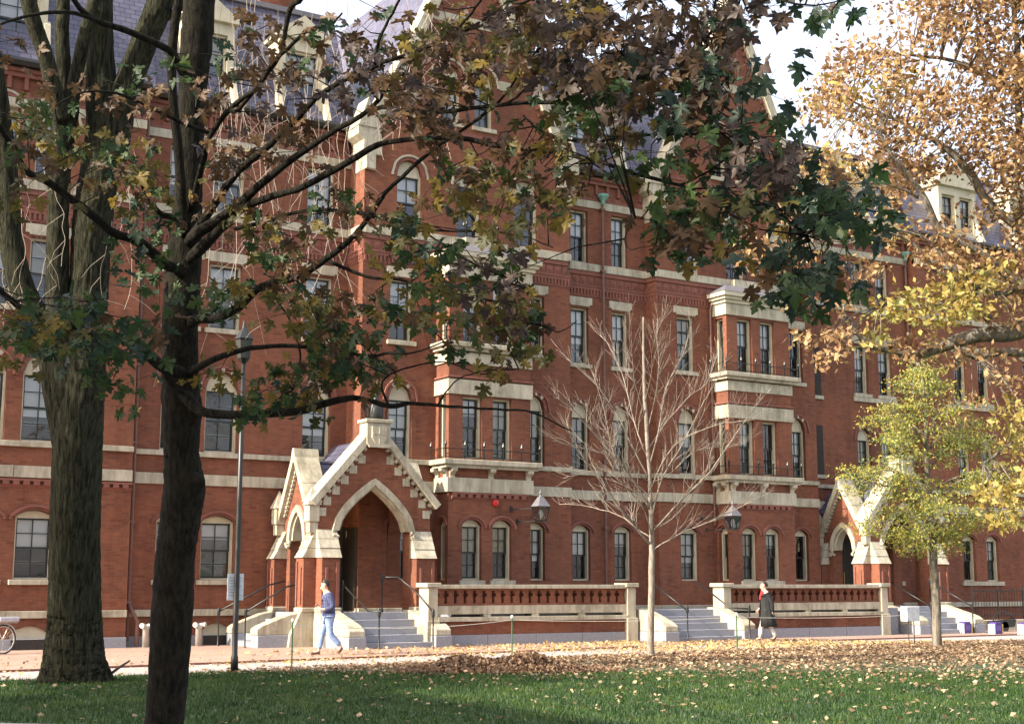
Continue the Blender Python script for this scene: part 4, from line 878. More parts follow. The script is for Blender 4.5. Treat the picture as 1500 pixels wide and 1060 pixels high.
# ---- bicycle at the left edge
def bicycle():
    x0, y0 = 7.62, 34.9; T = thing('bicycle', (x0, y0, .045), 'silver bicycle with a rear rack parked by the tower, cut by the left picture edge', 'bicycle')
    an = R(200); dx, dy = math.cos(an), math.sin(an); W = lambda u, v, z: (x0+dx*u-dy*v, y0+dy*u+dx*v, z+.045)
    r = .335
    for n_, u in (('front', 1.03), ('rear', 0)):
        m = MB(); m.tube([W(u+r*math.cos(a), 0, r+r*math.sin(a)) for a in [2*math.pi*i/28 for i in range(29)]], .019, 6, cap=False); o = m.build('wheel', IRON, T)
        m = MB().tube([W(u+(r-.03)*math.cos(a), 0, r+(r-.03)*math.sin(a)) for a in [2*math.pi*i/28 for i in range(29)]], .013, 5, cap=False); m.build('rim', STEELC, o)
        m = MB()
        for i in range(16): a = 2*math.pi*i/16; m.tube([W(u, .015*(-1)**i, r), W(u+(r-.03)*math.cos(a), 0, r+(r-.03)*math.sin(a))], .0022, 3)
        m.build('spokes', STEELC, o, kind='stuff')
        m = MB().tube([W(u+(r+.035)*math.cos(a), 0, r+(r+.035)*math.sin(a)) for a in [R(20+i*10) for i in range(15)]], [.02]*15, 5); m.build('mudguard', STEELC, T)
    f = MB(); hub, bb, st, hd, hb, ft = W(0, 0, r), W(.44, 0, .28), W(.3, 0, .8), W(.86, 0, .86), W(.88, 0, .74), W(1.03, 0, r)
    f.tube([hub, bb], .012).tube([hub, st], .01).tube([bb, st], .016).tube([bb, hb], .018).tube([W(.31, 0, .76), hd], .016).tube([hd, hb, ft], .014); f.build('frame', STEELC, T)
    MB().tube([st, W(.27, 0, .92)], .012).build('seat_post', STEELC, T); MB().tube([W(.14, 0, .95), W(.25, 0, .965), W(.42, 0, .95)], [.07, .06, .02], 8).build('saddle', IRON, T, smooth=True)
    MB().tube([hd, W(.84, 0, .98)], .012).tube([W(.8, -.3, 1.0), W(.88, -.15, .99), W(.88, .15, .99), W(.8, .3, 1.0)], .012).build('handlebar', STEELC, T)
    MB().box(0, 0, 0, 0, 0, 0) if False else None
    m = MB()
    for v in (-.07, -.02, .03, .08): m.tube([W(-.32, v, .72), W(.22, v, .72)], .007, 4)
    m.tube([W(-.32, -.08, .72), W(-.32, .09, .72)], .007, 4).tube([W(-.15, .07, .72), hub], .006, 4); m.build('rack', STEELC, T)
    MB().prism([(-.34, .735), (.18, .735), (.2, .86), (-.36, .86)], lambda u, w_, t: W(u, t, w_), -.15, .15).build('bag', mat_plain('silver_bag', (.45, .45, .5), .4), T, bevel=.03)
    MB().tube([bb, W(.44, .1, .28), W(.5, .1, .12), W(.5, .18, .12)], .01).build('crank', STEELC, T)
bicycle()

# ================================================================== PEOPLE
def skin_mesh(name, V, Eg, rad, mat, parent, sub=2, label=None):
    me = bpy.data.meshes.new(name); me.from_pydata(V, Eg, []); o = bpy.data.objects.new(name, me); COL.objects.link(o)
    md = o.modifiers.new('s', 'SKIN'); md.use_smooth_shade = True
    for i, sv in enumerate(me.skin_vertices[0].data):
        r = rad[i]; sv.radius = r if hasattr(r, '__len__') else (r, r); sv.use_root = (i == 0)
    md = o.modifiers.new('d', 'SUBSURF'); md.levels = md.render_levels = sub
    bpy.context.view_layer.update(); dg = bpy.context.evaluated_depsgraph_get(); nm = bpy.data.meshes.new_from_object(o.evaluated_get(dg))
    bpy.data.objects.remove(o); nm.materials.clear(); nm.materials.append(mat); nm.polygons.foreach_set('use_smooth', [True]*len(nm.polygons)); nm.name = name
    return link(name, nm, parent, label)
SKINM = mat_plain('skin', (.62, .38, .27), .6, (.55, .32, .22)); HAIRM = mat_plain('dark_hair', (.02, .013, .01), .5)
def person(loc, heading, scale, pose, cloth, label):
    T = thing('person', loc, label, 'person'); T.rotation_euler = (0, 0, heading); T.scale = (scale,)*3   # local +X = walking direction, +Y = left side
    p = pose; V = []; Rr = []; E_ = []
    def v(c, r, par=None):
        V.append(c); Rr.append(r)
        if par is not None: E_.append((par, len(V)-1))
        return len(V)-1
    pel = v(p['pelvis'], (.13, .15)); sp = v(p['waist'], (.11, .13), pel); ch = v(p['chest'], (.12, .16), sp); nk = v(p['neck'], .055, ch)
    jaw = v(p['jaw'], (.065, .07), nk); hd = v(p['head'], (.088, .078), jaw); tp = v(p['crown'], (.06, .058), hd)
    ax = Vector(p['head'])-Vector(p['jaw']); fw = Vector(p['face']); no = v(tuple(Vector(p['jaw']).lerp(Vector(p['head']), .45)+fw*.10), .012, jaw)
    hands = []
    for s in ('L', 'R'):
        sh = v(p['sh'+s], .065, ch); el = v(p['el'+s], .045, sh); wr = v(p['wr'+s], .028, el); pm = Vector(p['wr'+s]).lerp(Vector(p['hd'+s]), .5); a = v(tuple(pm), (.022, .036), wr); hands.append((s, a))
        hp = v(p['hp'+s], .09, pel); kn = v(p['kn'+s], .06, hp); an_ = v(p['an'+s], .04, kn); v(p['to'+s], .03, an_)
        d = (Vector(p['hd'+s])-Vector(p['wr'+s])).normalized(); sd = d.cross(Vector((0, 1, 0))).normalized() if abs(d.y) < .8 else Vector((1, 0, 0))
        for k, (o, ln) in enumerate(((-.03, .065), (-.01, .078), (.01, .074), (.03, .058))):
            b = pm+sd*o+d*.03; q = v(tuple(b+d*.01), .009, a); q2 = v(tuple(b+d*ln*.55+Vector((0, -.012 if s == 'L' else .012, -.004))), .0085, q); v(tuple(b+d*ln*.9+Vector((0, -.03 if s == 'L' else .03, -.01))), .007, q2)
        q = v(tuple(pm-sd*.045+d*.0), .011, a); v(tuple(pm-sd*.06+d*.045), .009, q)
    skin_mesh('body', V, E_, Rr, SKINM, T, 2)
    H = Vector(p['head']); up = ax.normalized(); side_ = up.cross(fw).normalized()
    for s in (-1, 1):
        e = H+fw*.078-up*.005+side_*.03*s; m = MB().lathe(e.x, e.y, [(.002, e.z-.011), (.011, e.z-.004), (.011, e.z+.004), (.002, e.z+.011)], 8); o = m.build('eye', DARK, None); o.parent = T
        e = H-up*.02+side_*.08*s; m = MB().lathe(e.x, e.y, [(.004, e.z-.035), (.014, e.z-.01), (.018, e.z+.015), (.004, e.z+.035)], 6); o = m.build('ear', SKINM, None); o.parent = T
    m = MB(); q = Vector(p['jaw'])+fw*.078+up*.005; m.tube([q-side_*.022, q+fw*.006, q+side_*.022], .005, 5); o = m.build('mouth', mat_plain('lips', (.4, .16, .13), .6), None); o.parent = T
    return T
def rigid(o, T): o.parent = T; return o
man = dict(pelvis=(0,0,.93), waist=(.0,0,1.1), chest=(.03,0,1.33), neck=(.07,0,1.50), jaw=(.12,0,1.565), head=(.125,0,1.655), crown=(.11,0,1.71), face=(.96,0,-.28),
 shL=(.02,.18,1.40), elL=(-.06,.26,1.13), wrL=(.17,.20,1.07), hdL=(.29,.14,1.12), shR=(.02,-.18,1.40), elR=(-.02,-.25,1.12), wrR=(.19,-.17,1.13), hdR=(.29,-.09,1.18),
 hpL=(0,.09,.9), knL=(-.02,.1,.5), anL=(-.30,.1,.20), toL=(-.24,.1,.04), hpR=(0,-.09,.9), knR=(.13,-.09,.5), anR=(.20,-.09,.09), toR=(.37,-.09,.035))
M = person((13.95, 30.5, .045), R(168), .97, man, None, 'person walking left in blue jeans and a dark plaid jacket, hands at the chest')
def mat_plaid():
    m, t, b = nodes('plaid_wool'); tc = t.nodes.new('ShaderNodeTexCoord'); c1 = N(t, 'ShaderNodeTexWave', Scale=9.); c1.bands_direction = 'Z'; t.links.new(tc.outputs['Object'], c1.inputs[0]); c2 = N(t, 'ShaderNodeTexWave', Scale=9.); c2.bands_direction = 'X'; t.links.new(tc.outputs['Object'], c2.inputs[0])
    col = mixc(t, .5, ramp(t, c1.outputs['Fac'], [(.5, (.02, .03, .09)), (.9, (.11, .10, .20))]), ramp(t, c2.outputs['Fac'], [(.5, (.018, .03, .08)), (.9, (.10, .12, .22))])); t.links.new(col, b.inputs['Base Color']); b.inputs['Roughness'].default_value = .9
mat_plaid(); PLAID = MATS['plaid_wool']; JEAN = mat_plain('faded_denim', (.27, .38, .60), .9, (.13, .20, .38), 14); SHOE = mat_plain('brown_leather', (.09, .045, .03), .6)
skin_mesh('jacket', [(-.0,0,.86), (0,0,1.05), (.02,0,1.3), (.04,0,1.44), (.05,0,1.49), (.02,.19,1.39), (-.06,.27,1.12), (.15,.21,1.065), (.02,-.19,1.39), (-.02,-.26,1.11), (.165,-.185,1.12)],
  [(0,1),(1,2),(2,3),(3,4),(3,5),(5,6),(6,7),(3,8),(8,9),(9,10)], [(.19,.22),(.17,.20),(.165,.20),(.10,.13),(.07,.075),.095,.08,.055,.095,.08,.055], PLAID, M)
skin_mesh('jeans', [(0,0,.95), (0,.10,.86), (-.02,.11,.5), (-.28,.1,.22), (0,-.10,.86), (.13,-.10,.5), (.195,-.09,.12)], [(0,1),(1,2),(2,3),(0,4),(4,5),(5,6)], [(.13,.16),.115,.082,.07,.115,.082,.072], JEAN, M)
for a, b, c in (((-.325,.1,.19), (-.27,.1,.10), (-.23,.1,.035)), ((.16,-.09,.05), (.26,-.09,.05), (.40,-.09,.035))): skin_mesh('shoe', [a, b, c], [(0,1),(1,2)], [.045,.045,.03], SHOE, M)
skin_mesh('shirt_collar', [(.06,.05,1.47), (.12,0,1.45), (.06,-.05,1.47)], [(0,1),(1,2)], [.03,.03,.03], CLOTHW, M, 1)
skin_mesh('hair', [(.03,0,1.60), (.04,0,1.67), (.10,0,1.735), (.165,0,1.73)], [(0,1),(1,2),(2,3)], [(.06,.07),(.075,.082),(.07,.078),(.035,.055)], HAIRM, M)
wom = dict(pelvis=(0,0,.95), waist=(.0,0,1.12), chest=(.0,0,1.32), neck=(.02,0,1.47), jaw=(.055,0,1.535), head=(.055,0,1.625), crown=(.04,0,1.68), face=(.995,0,.05),
 shL=(-.02,.16,1.38), elL=(-.12,.21,1.1), wrL=(-.13,.2,.86), hdL=(-.11,.19,.74), shR=(-.02,-.16,1.38), elR=(-.02,-.21,1.1), wrR=(.12,-.2,.92), hdR=(.2,-.18,.84),
 hpL=(0,.08,.9), knL=(-.08,.08,.5), anL=(-.26,.08,.13), toL=(-.14,.08,.03), hpR=(0,-.08,.9), knR=(.1,-.08,.5), anR=(.16,-.08,.09), toR=(.31,-.08,.03))
Wm = person((28.1, 31.25, .045), R(162), .98, wom, None, 'person walking left in a long black coat, red scarf and pale trousers')
COAT = mat_plain('black_wool', (.012, .013, .014), .85); SCARF = mat_plain('red_scarf_wool', (.42, .02, .025), .85); PALET = mat_plain('pale_trousers', (.62, .64, .66), .9)
skin_mesh('trousers', [(0,0,.92), (0,.08,.84), (-.08,.085,.5), (-.25,.08,.16), (0,-.08,.84), (.10,-.085,.5), (.16,-.08,.12)], [(0,1),(1,2),(2,3),(0,4),(4,5),(5,6)], [(.12,.14),.10,.07,.055,.10,.075,.06], PALET, Wm)
skin_mesh('coat_top', [(0,0,1.0), (-.02,0,1.15), (-.02,0,1.32), (-.01,0,1.42), (-.02,.17,1.37), (-.12,.22,1.1), (-.13,.205,.84), (-.02,-.17,1.37), (-.02,-.22,1.09), (.10,-.205,.93)], [(0,1),(1,2),(2,3),(3,4),(4,5),(5,6),(3,7),(7,8),(8,9)], [(.17,.19),(.15,.17),(.15,.17),(.09,.12),.08,.068,.055,.08,.068,.055], COAT, Wm)
m = MB(); k = 30; rows = []
for z, rx, ry, cx in ((1.34, .15, .165, -.01), (1.12, .165, .18, -.02), (.95, .19, .21, -.03), (.7, .23, .25, -.05), (.42, .28, .29, -.08)):
    rows.append([(cx+rx*(1+.05*math.sin(j*2.1+z))*math.cos(a), ry*(1+.05*math.cos(j*1.7))*math.sin(a), z) for j in range(k+1) for a in [R(11)+R(338)*j/k]])
vs = [p_ for r_ in rows for p_ in r_]+[(x*.93, y*.93, z) for r_ in rows for x, y, z in r_]; K = k+1; n4 = 5*K
fs = [(i*K+j, i*K+j+1, (i+1)*K+j+1, (i+1)*K+j) for i in range(4) for j in range(k)]+[(n4+i*K+j, n4+(i+1)*K+j, n4+(i+1)*K+j+1, n4+i*K+j+1) for i in range(4) for j in range(k)]+[(4*K+j, 4*K+j+1, n4+4*K+j+1, n4+4*K+j) for j in range(k)]
rigid(MB().add(vs, fs).build('coat_skirt', COAT, smooth=True), Wm)
skin_mesh('scarf', [(.02,.07,1.44), (.08,.02,1.42), (.13,0,1.32), (.17,0,1.18), (.08,-.04,1.43), (.0,-.07,1.45)], [(0,1),(1,2),(2,3),(1,4),(4,5)], [.045,.05,.045,.03,.045,.045], SCARF, Wm)
skin_mesh('hair', [(-.04,0,1.56), (-.035,0,1.64), (.02,0,1.70), (.09,0,1.70)], [(0,1),(1,2),(2,3)], [(.06,.075),(.075,.085),(.075,.08),(.03,.05)], HAIRM, Wm)
for a, b, c in (((-.27,.08,.16), (-.24,.08,.08), (-.12,.08,.03)), ((.13,-.08,.05), (.2,-.08,.045), (.33,-.08,.03))): skin_mesh('boot', [a, b, c], [(0,1),(1,2)], [.05,.045,.03], SHOE, Wm)

# ================================================================== TREES
def smooth(P, n=4):
    out = []; P = [list(p) for p in P]
    for i in range(len(P)-1):
        p0, p1, p2, p3 = P[max(i-1, 0)], P[i], P[i+1], P[min(i+2, len(P)-1)]
        for j in range(n):
            t = j/n; out.append([.5*((2*b)+(-a+c)*t+(2*a-5*b+4*c-d)*t*t+(-a+3*b-3*c+d)*t**3) for a, b, c, d in zip(p0, p1, p2, p3)])
    out.append(P[-1]); return out
LIMB = {}
def limb(name, pts, d0, d1, mat, parent, n=8, wob=.0, sub=4, ridge=0):
    """pts: (x, y, width) measured in the photograph; depth runs d0..d1"""
    P = smooth(pts, sub); k = len(P)-1; W_, Rd = [], []
    for i, (x, y, w_) in enumerate(P):
        d = d0+(d1-d0)*i/k; W_.append(at(x, y, d)+Vector((random.gauss(0, wob), random.gauss(0, wob), random.gauss(0, wob)))); Rd.append(max(.0025, w_*d/F_PX/2))
    o = MB().tube(W_, Rd, n, ridge=ridge).build(name, mat, parent, smooth=True); LIMB.setdefault(parent.name, []).append((W_, Rd)); return W_, Rd
def leafcloud(name, C, size, mat, parent=None, elong=1.7, sj=.35, flat=0, kind='stuff'):
    C = np.asarray(C, dtype=np.float64); n = len(C); L_ = size*(1+np.random.uniform(-sj, sj, n))[:, None]; Wd = L_/elong
    a = np.random.normal(size=(n, 3)); a[:, 2] *= (.25 if flat else 1); a /= np.linalg.norm(a, axis=1)[:, None]
    b = np.random.normal(size=(n, 3)); b[:, 2] *= (.25 if flat else 1); b -= a*np.sum(a*b, axis=1)[:, None]; b /= np.linalg.norm(b, axis=1)[:, None]
    nn = np.cross(a, b); cu = L_*np.random.uniform(-.25, .25, n)[:, None]
    V = np.stack([C-a*L_/2, C-b*Wd/2+nn*cu*.5-a*L_*.05, C+a*L_/2+nn*cu*.4, C+b*Wd/2+nn*cu*.5-a*L_*.05], 1).reshape(-1, 3)
    i = np.arange(n)*4; F = np.concatenate([np.stack([i, i+1, i+2], 1), np.stack([i, i+2, i+3], 1)]); return bulk(name, V, F, mat, parent, kind)

# ---- foreground maple
MAP = thing('maple_tree', tuple(at_ground(232, 1139)), 'dark maple in the foreground with green, brown and plum leaves on long bare branches', 'tree', None)
W0 = at(232, 1139, 12); MAP.location = (W0.x, W0.y, 0)
trunkP = [(228, 1150, 80), (234, 1110, 64), (240, 1060, 56), (246, 1000, 57), (252, 900, 60), (257, 820, 57), (264, 760, 58), (270, 715, 60), (266, 660, 50), (266, 600, 58), (263, 540, 52), (266, 430, 52), (270, 380, 50), (274, 320, 44), (278, 240, 38), (282, 140, 40), (288, 60, 46), (293, -20, 44), (300, -200, 38)]
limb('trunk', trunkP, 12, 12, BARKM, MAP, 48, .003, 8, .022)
for (x, y, w_) in ((288, 706, 26), (277, 792, 22), (284, 600, 24), (255, 640, 20)):
    limb('knot', [(x-12, y-14, w_*.5), (x, y, w_), (x-4, y+16, w_*.6), (x-12, y+30, w_*.2)], 11.9, 11.9, BARKM, MAP, 8)
BR = [
 ([(268,330,16),(262,230,15),(253,140,14),(252,80,14),(259,20,14),(266,-30,12)], 11.9, 11.5),
 ([(258,392,16),(244,388,16),(205,355,15),(167,341,13),(135,315,12),(96,285,11),(62,262,11),(38,250,10),(18,215,9),(-10,170,8)], 12, 9.5),
 ([(262,545,20),(234,534,18),(205,508,15),(177,494,13),(140,487,12),(102,477,11),(68,465,10),(34,453,9),(0,426,9),(-40,400,8)], 12, 9.5),
 ([(250,560,10),(232,528,9),(205,505,8),(165,496,6),(140,490,4)], 11.8, 11),
 ([(262,95,12),(247,74,11),(192,48,10),(138,29,9),(112,6,8),(95,-20,8)], 12, 10.5),
 ([(150,33,7),(110,20,6),(80,18,6),(40,24,5),(0,36,4),(-20,44,4)], 11, 10),
 ([(308,196,7),(256,175,6),(205,149,5),(160,135,4),(120,136,3),(70,160,2)], 11.6, 10.5),
 ([(250,318,9),(237,314,8),(215,292,6),(208,270,4),(208,245,3)], 11.6, 11.2),
 ([(284,300,12),(289,270,10),(298,235,9),(308,200,8),(337,160,8),(362,140,7),(378,128,7),(400,93,7),(425,68,6),(456,42,5),(485,36,4),(500,20,3)], 12, 10),
 ([(337,160,7),(350,160,6),(388,112,6),(412,76,6),(424,16,8),(442,-4,9),(470,-40,9)], 11.2, 10.4),
 ([(290,335,14),(320,290,12),(350,250,11),(388,218,10),(424,186,9),(456,151,8),(485,128,7),(536,104,7),(560,92,7),(607,77,6),(655,55,6),(703,38,5),(751,16,5),(780,-4,4)], 12, 9),
 ([(285,345,18),(315,325,15),(350,298,13),(414,244,11),(478,199,9),(542,160,7),(581,112,6),(613,111,5)], 12, 10),
 ([(535,165,7),(560,158,7),(590,162,7),(639,164,7),(703,157,6),(767,151,6),(829,147,6),(869,119,5),(890,98,4),(908,79,3)], 10.3, 8.2),
 ([(288,370,18),(318,340,15),(350,308,13),(400,287,11),(446,273,10),(510,237,10),(555,212,9),(607,204,8),(671,202,8),(735,215,7),(799,221,6),(829,226,7),(881,238,6),(928,254,6),(996,271,5),(1020,282,4),(1050,300,3)], 12, 8),
 ([(996,271,4),(1030,256,3),(1060,235,3),(1085,214,2)], 8.3, 7.8),
 ([(345,335,7),(401,321,6),(446,309,5),(494,308,5),(558,316,4),(607,333,4),(640,352,3),(680,376,3),(700,390,2.5),(740,405,2),(770,420,1.5)], 11.4, 9.6),
 ([(500,308,4),(587,326,4),(630,336,3),(674,339,3),(717,339,2.5),(769,347,2),(810,362,1.5)], 10.6, 9.6),
 ([(290,467,16),(320,465,14),(350,449,13),(384,419,11),(435,405,11),(479,378,10),(520,344,8),(553,300,7),(568,279,6),(613,237,6),(655,205,5),(703,173,5),(735,144,4),(760,110,3),(790,70,2)], 12, 9.2),
 ([(479,381,6),(537,405,5),(588,410,4),(638,427,4),(700,437,4),(736,446,3.5),(760,468,3),(792,476,3),(820,486,2),(845,470,1.5)], 11, 9.4),
 ([(285,545,12),(289,538,11),(340,516,9),(397,507,7),(469,510,6),(537,521,5),(570,517,4),(605,517,3),(650,500,2)], 12, 10.2),
 ([(272,580,20),(295,602,15),(350,607,13),(435,602,12),(486,588,11),(526,583,9),(571,595,8),(605,590,6),(655,595,5),(690,597,4),(740,600,3.5),(781,604,3),(835,631,2)], 12, 9.8),
 ([(767,170,3),(790,190,4),(829,205,4),(869,208,4),(910,202,4),(948,198,4),(1027,196,4),(1067,194,3),(1090,180,2)], 9, 7.9),
 ([(1039,305,3),(1080,302,3),(1118,301,3),(1150,320,3),(1180,345,2)], 8, 7.6),
 ([(700,157,4),(745,150,4),(790,110,4),(829,78,4),(870,55,3)], 9.4, 8.4),
 ([(655,60,4),(690,20,4),(710,-10,4)], 9.6, 9.2), ([(549,96,5),(555,60,5),(575,20,4),(590,-10,4)], 10, 9.6),
 ([(1000,0,4),(1050,-8,4),(1120,-4,3),(1180,8,3),(1230,2,2)], 8, 7.5), ([(780,-4,4),(850,-6,4),(920,-12,4),(1000,0,4)], 9, 8),
 ([(640,595,3),(665,560,2),(700,545,2),(760,540,2)], 10, 9.6), ([(570,595,4),(560,560,3),(590,540,3),(650,530,2),(700,548,1.5)], 10.4, 10),
 ([(860,232,3),(905,270,2.5),(925,315,2),(915,350,2),(925,365,1.5),(960,358,1)], 8.6, 8.2), ([(1040,300,2),(1010,330,2),(980,325,1.5),(930,320,1)], 8, 7.9),
 ([(430,405,5),(455,440,4),(470,480,3),(490,520,2)], 11, 10.6), ([(384,419,5),(420,460,3),(440,520,3),(430,570,2)], 11.2, 10.8)]
for pts, d0, d1 in BR:
    if 245 < pts[0][0] < 300: pts = [(266 if pts[0][0] < 268 else 272, pts[0][1]+14, pts[0][2]*.7)]+pts
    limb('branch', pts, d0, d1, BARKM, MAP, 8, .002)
# leaf outline (palmate, five pointed lobes)
HALF = [(0,0),(.08,-.06),(.27,-.13),(.27,-.03),(.43,0),(.33,.10),(.24,.16),(.46,.22),(.60,.22),(.73,.42),(.57,.42),(.56,.56),(.42,.48),(.20,.38),(.17,.50),(.22,.62),(.37,.66),(.30,.78),(.20,.80),(.13,.94),(0,1.18)]
def leaf_mesh(v):
    rnd = random.Random(v); O = HALF+[(-x, y) for x, y in reversed(HALF[1:-1])]; cu, fo, tw = rnd.uniform(-.5, .6), rnd.uniform(-.1, .45), rnd.uniform(-.3, .3)
    O = [(x*(1+rnd.uniform(-.08, .08)), y*(1+rnd.uniform(-.05, .05))) for x, y in O]
    def z(x, y): return fo*abs(x)+cu*(y-.2)**2*1.1+tw*x*y-.55*x*x+.09*math.sin(x*9+v)*math.sin(y*7)
    V = [(0, .28, z(0, .28))]+[(x, y, z(x, y)) for x, y in O]; n = len(O); F = [(0, i+1, (i+1) % n+1) for i in range(n)]
    b = len(V); V += [(-.012, 0, 0), (.012, 0, 0), (.01, -.5, .12), (-.01, -.5, .12)]; F.append((b, b+1, b+2, b+3)); return V, F
LV = [leaf_mesh(i) for i in range(9)]
CL = [  # cx, cy, rx, ry, count, depth, palette
 (950,60,150,60,125,8.2,'pb'),(870,90,70,70,34,8.6,'pbg'),(1040,125,75,55,48,7.9,'pbt'),(1115,195,50,34,26,7.6,'ptg'),(950,150,90,50,40,8.2,'pbg'),(1175,265,48,45,28,7.5,'tgb'),(1215,325,48,55,34,7.4,'gtb'),(1190,400,42,40,24,7.4,'gtb'),
 (1150,350,40,50,22,7.6,'tbo'),(1060,300,50,40,24,7.9,'gbo'),(1020,345,45,32,26,7.9,'gob'),(1100,8,60,20,22,7.9,'tpb'),(1200,-4,50,12,12,7.4,'tg'),(800,40,90,60,62,9.2,'pbo'),(880,170,60,40,18,8.4,'ob'),
 (1075,260,40,40,14,7.9,'tgp'),(1010,230,70,34,18,8.1,'bgo'),(930,215,60,40,14,8.4,'bgo'),(700,50,95,60,66,9.6,'pbo'),(640,120,65,55,30,9.7,'pb'),(560,70,60,55,36,10,'pbg'),(500,105,40,50,14,10.2,'gbp'),
 (775,240,70,45,34,9.1,'bgo'),(690,255,50,40,20,9.5,'bgo'),(820,270,60,32,14,8.9,'bog'),(735,300,30,22,8,9.3,'go'),(700,400,70,40,40,9.5,'bgpo'),(690,470,75,38,44,9.6,'bgo'),(655,385,35,40,14,9.8,'g'),(740,520,28,22,10,9.4,'bo'),
 (590,355,42,42,26,10.1,'gto'),(560,300,40,30,8,10.2,'bg'),(520,470,60,34,32,10.5,'gob'),(530,520,45,30,20,10.4,'gob'),(455,500,55,55,42,10.8,'gob'),(420,560,45,26,16,10.9,'gto'),(395,600,30,30,10,11,'go'),(480,560,40,22,10,10.8,'go'),
 (400,370,50,60,24,10.9,'gob'),(350,410,45,40,18,11.2,'go'),(440,430,40,36,16,10.8,'go'),(360,330,60,40,20,11.1,'bog'),(350,215,45,55,18,11.2,'bgp'),(345,60,50,50,16,10.9,'bgp'),(410,150,40,60,15,10.6,'pb'),(450,70,40,50,14,10.4,'pb'),(420,200,50,40,12,10.6,'b'),
 (215,110,60,50,14,10.8,'bog'),(150,190,80,60,24,10.4,'bog'),(60,190,60,60,20,10,'bog'),(215,250,50,50,22,11,'go'),(130,260,60,45,16,10.3,'bo'),(60,250,40,40,10,10,'bo'),(200,330,45,36,16,11,'gt'),(215,400,32,36,13,11.3,'g'),
 (60,455,80,34,36,9.8,'gto'),(150,465,70,26,32,10.4,'gtb'),(40,500,40,26,12,9.8,'go'),(130,500,50,30,16,10.4,'got'),(165,545,26,40,10,10.8,'g'),(190,490,40,30,14,11,'g'),(320,120,40,50,8,11,'b'),(30,90,40,50,8,10,'b'),(600,460,30,30,6,10,'go'),
 (490,300,60,30,12,10.6,'gob'),(640,210,60,26,10,9.8,'b'),(610,170,60,24,6,10,'bo'),(330,560,30,60,8,11.4,'go'),(850,20,80,30,24,8.8,'pb'),(1000,300,24,60,10,8,'b')]
PAL = {'p': 'plum', 'b': 'brown', 'g': 'green', 't': 'teal', 'o': 'gold'}
LEAVES = []; TW = MB(); BP = [(p, r) for W_, Rd in LIMB['maple_tree'][1:] for p, r in zip(W_, Rd)]
BPa = np.array([p[:] for p, r in BP])
def addtwig(p, q, r=.004, store=TW):
    mid = p.lerp(q, .5)+Vector((random.gauss(0, .05), random.gauss(0, .05), random.gauss(0, .05)+.02)); store.tube([p, mid, q], [r*1.5, r, r*.6], 4)
for cx, cy, rx, ry, n, d, pal in CL:
    sprays = max(2, n//4)
    for s in range(sprays):
        a, r = random.uniform(0, 6.28), math.sqrt(random.random()); c = at(cx+rx*r*math.cos(a), cy+ry*r*math.sin(a), d+random.gauss(0, .45))
        dd = np.linalg.norm(BPa-np.array(c[:]), axis=1); j = int(dd.argmin()); b = Vector(BPa[j])
        if dd[j] < 1.6: addtwig(b, c)
        base = random.choice(pal)
        for k in range(max(1, round(n*1.9/sprays))):
            q = c+Vector((random.gauss(0, .11), random.gauss(0, .13), random.gauss(-.02, .085))); col = base if random.random() < .82 else random.choice(pal)
            LEAVES.append((d, q, col))
            if random.random() < .5: TW.tube([c, q], .0018, 3)
TW.build('twigs', BARKM, MAP, kind='stuff')
random.shuffle(LEAVES); LEAVES.sort(key=lambda l: l[0]+random.uniform(-.3, .3))
lm = {}
def leaf_xf(q):
    toc = math.atan2(-q.y, -q.x); yaw = toc+math.pi/2+random.gauss(0, .7); s = random.uniform(.06, .112)
    return Matrix.Translation(q) @ Euler((math.pi/2+random.gauss(.2, .5), math.pi+random.gauss(0, .55), yaw), 'XYZ').to_matrix().to_4x4() @ Matrix.Scale(s, 4)
rest = {}
for i, (d, q, col) in enumerate(LEAVES):
    X = leaf_xf(q); v = random.randrange(9)
    if i < 298:
        key = (v, col)
        if key not in lm:
            me = bpy.data.meshes.new('leaf'); me.from_pydata(LV[v][0], [], LV[v][1]); me.materials.append(MLEAF[PAL[col]]); me.polygons.foreach_set('use_smooth', [True]*len(me.polygons)); lm[key] = me
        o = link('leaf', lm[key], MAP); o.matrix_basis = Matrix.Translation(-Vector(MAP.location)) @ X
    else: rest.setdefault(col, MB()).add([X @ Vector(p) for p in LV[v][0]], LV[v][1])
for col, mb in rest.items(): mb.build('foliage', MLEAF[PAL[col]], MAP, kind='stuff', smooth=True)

# ---- big elm behind it, many upright stems
ELM = thing('elm_tree', (6.6, 24.9, 0), 'massive furrowed elm with several upright stems on the left of the lawn', 'tree'); D = 24.2
limb('trunk', [(110,1010,112),(110,996,102),(109,978,92),(109,950,83),(109,920,77),(109,880,74),(109,800,71),(112,700,70),(116,620,68),(122,560,62),(127,480,55),(131,400,55),(136,320,56),(147,250,55),(156,195,56)], D, D, BARKE, ELM, 96, .004, 12, .042)
limb('stem', [(112,720,20),(98,660,36),(90,620,37),(79,565,34),(68,505,31),(52,460,32),(30,415,35),(16,350,33),(10,270,33),(0,180,32),(-14,80,30)], D, D, BARKE, ELM, 56, .004, 7, .05)
limb('stem', [(112,690,20),(104,630,34),(93,560,38),(86,470,33),(84,380,32),(85,300,30),(88,230,34),(96,160,38),(93,110,24),(91,50,20),(93,-20,18)], D, D-.5, BARKE, ELM, 56, .004, 7, .05)
limb('stem', [(100,170,26),(112,110,20),(122,60,18),(138,0,17),(145,-40,16)], D-.5, D-.7, BARKE, ELM, 32, .003, 6, .05)
limb('stem', [(92,175,24),(78,128,24),(66,80,22),(50,35,23),(36,-20,22)], D-.6, D-1.2, BARKE, ELM, 40, .003, 6, .05)
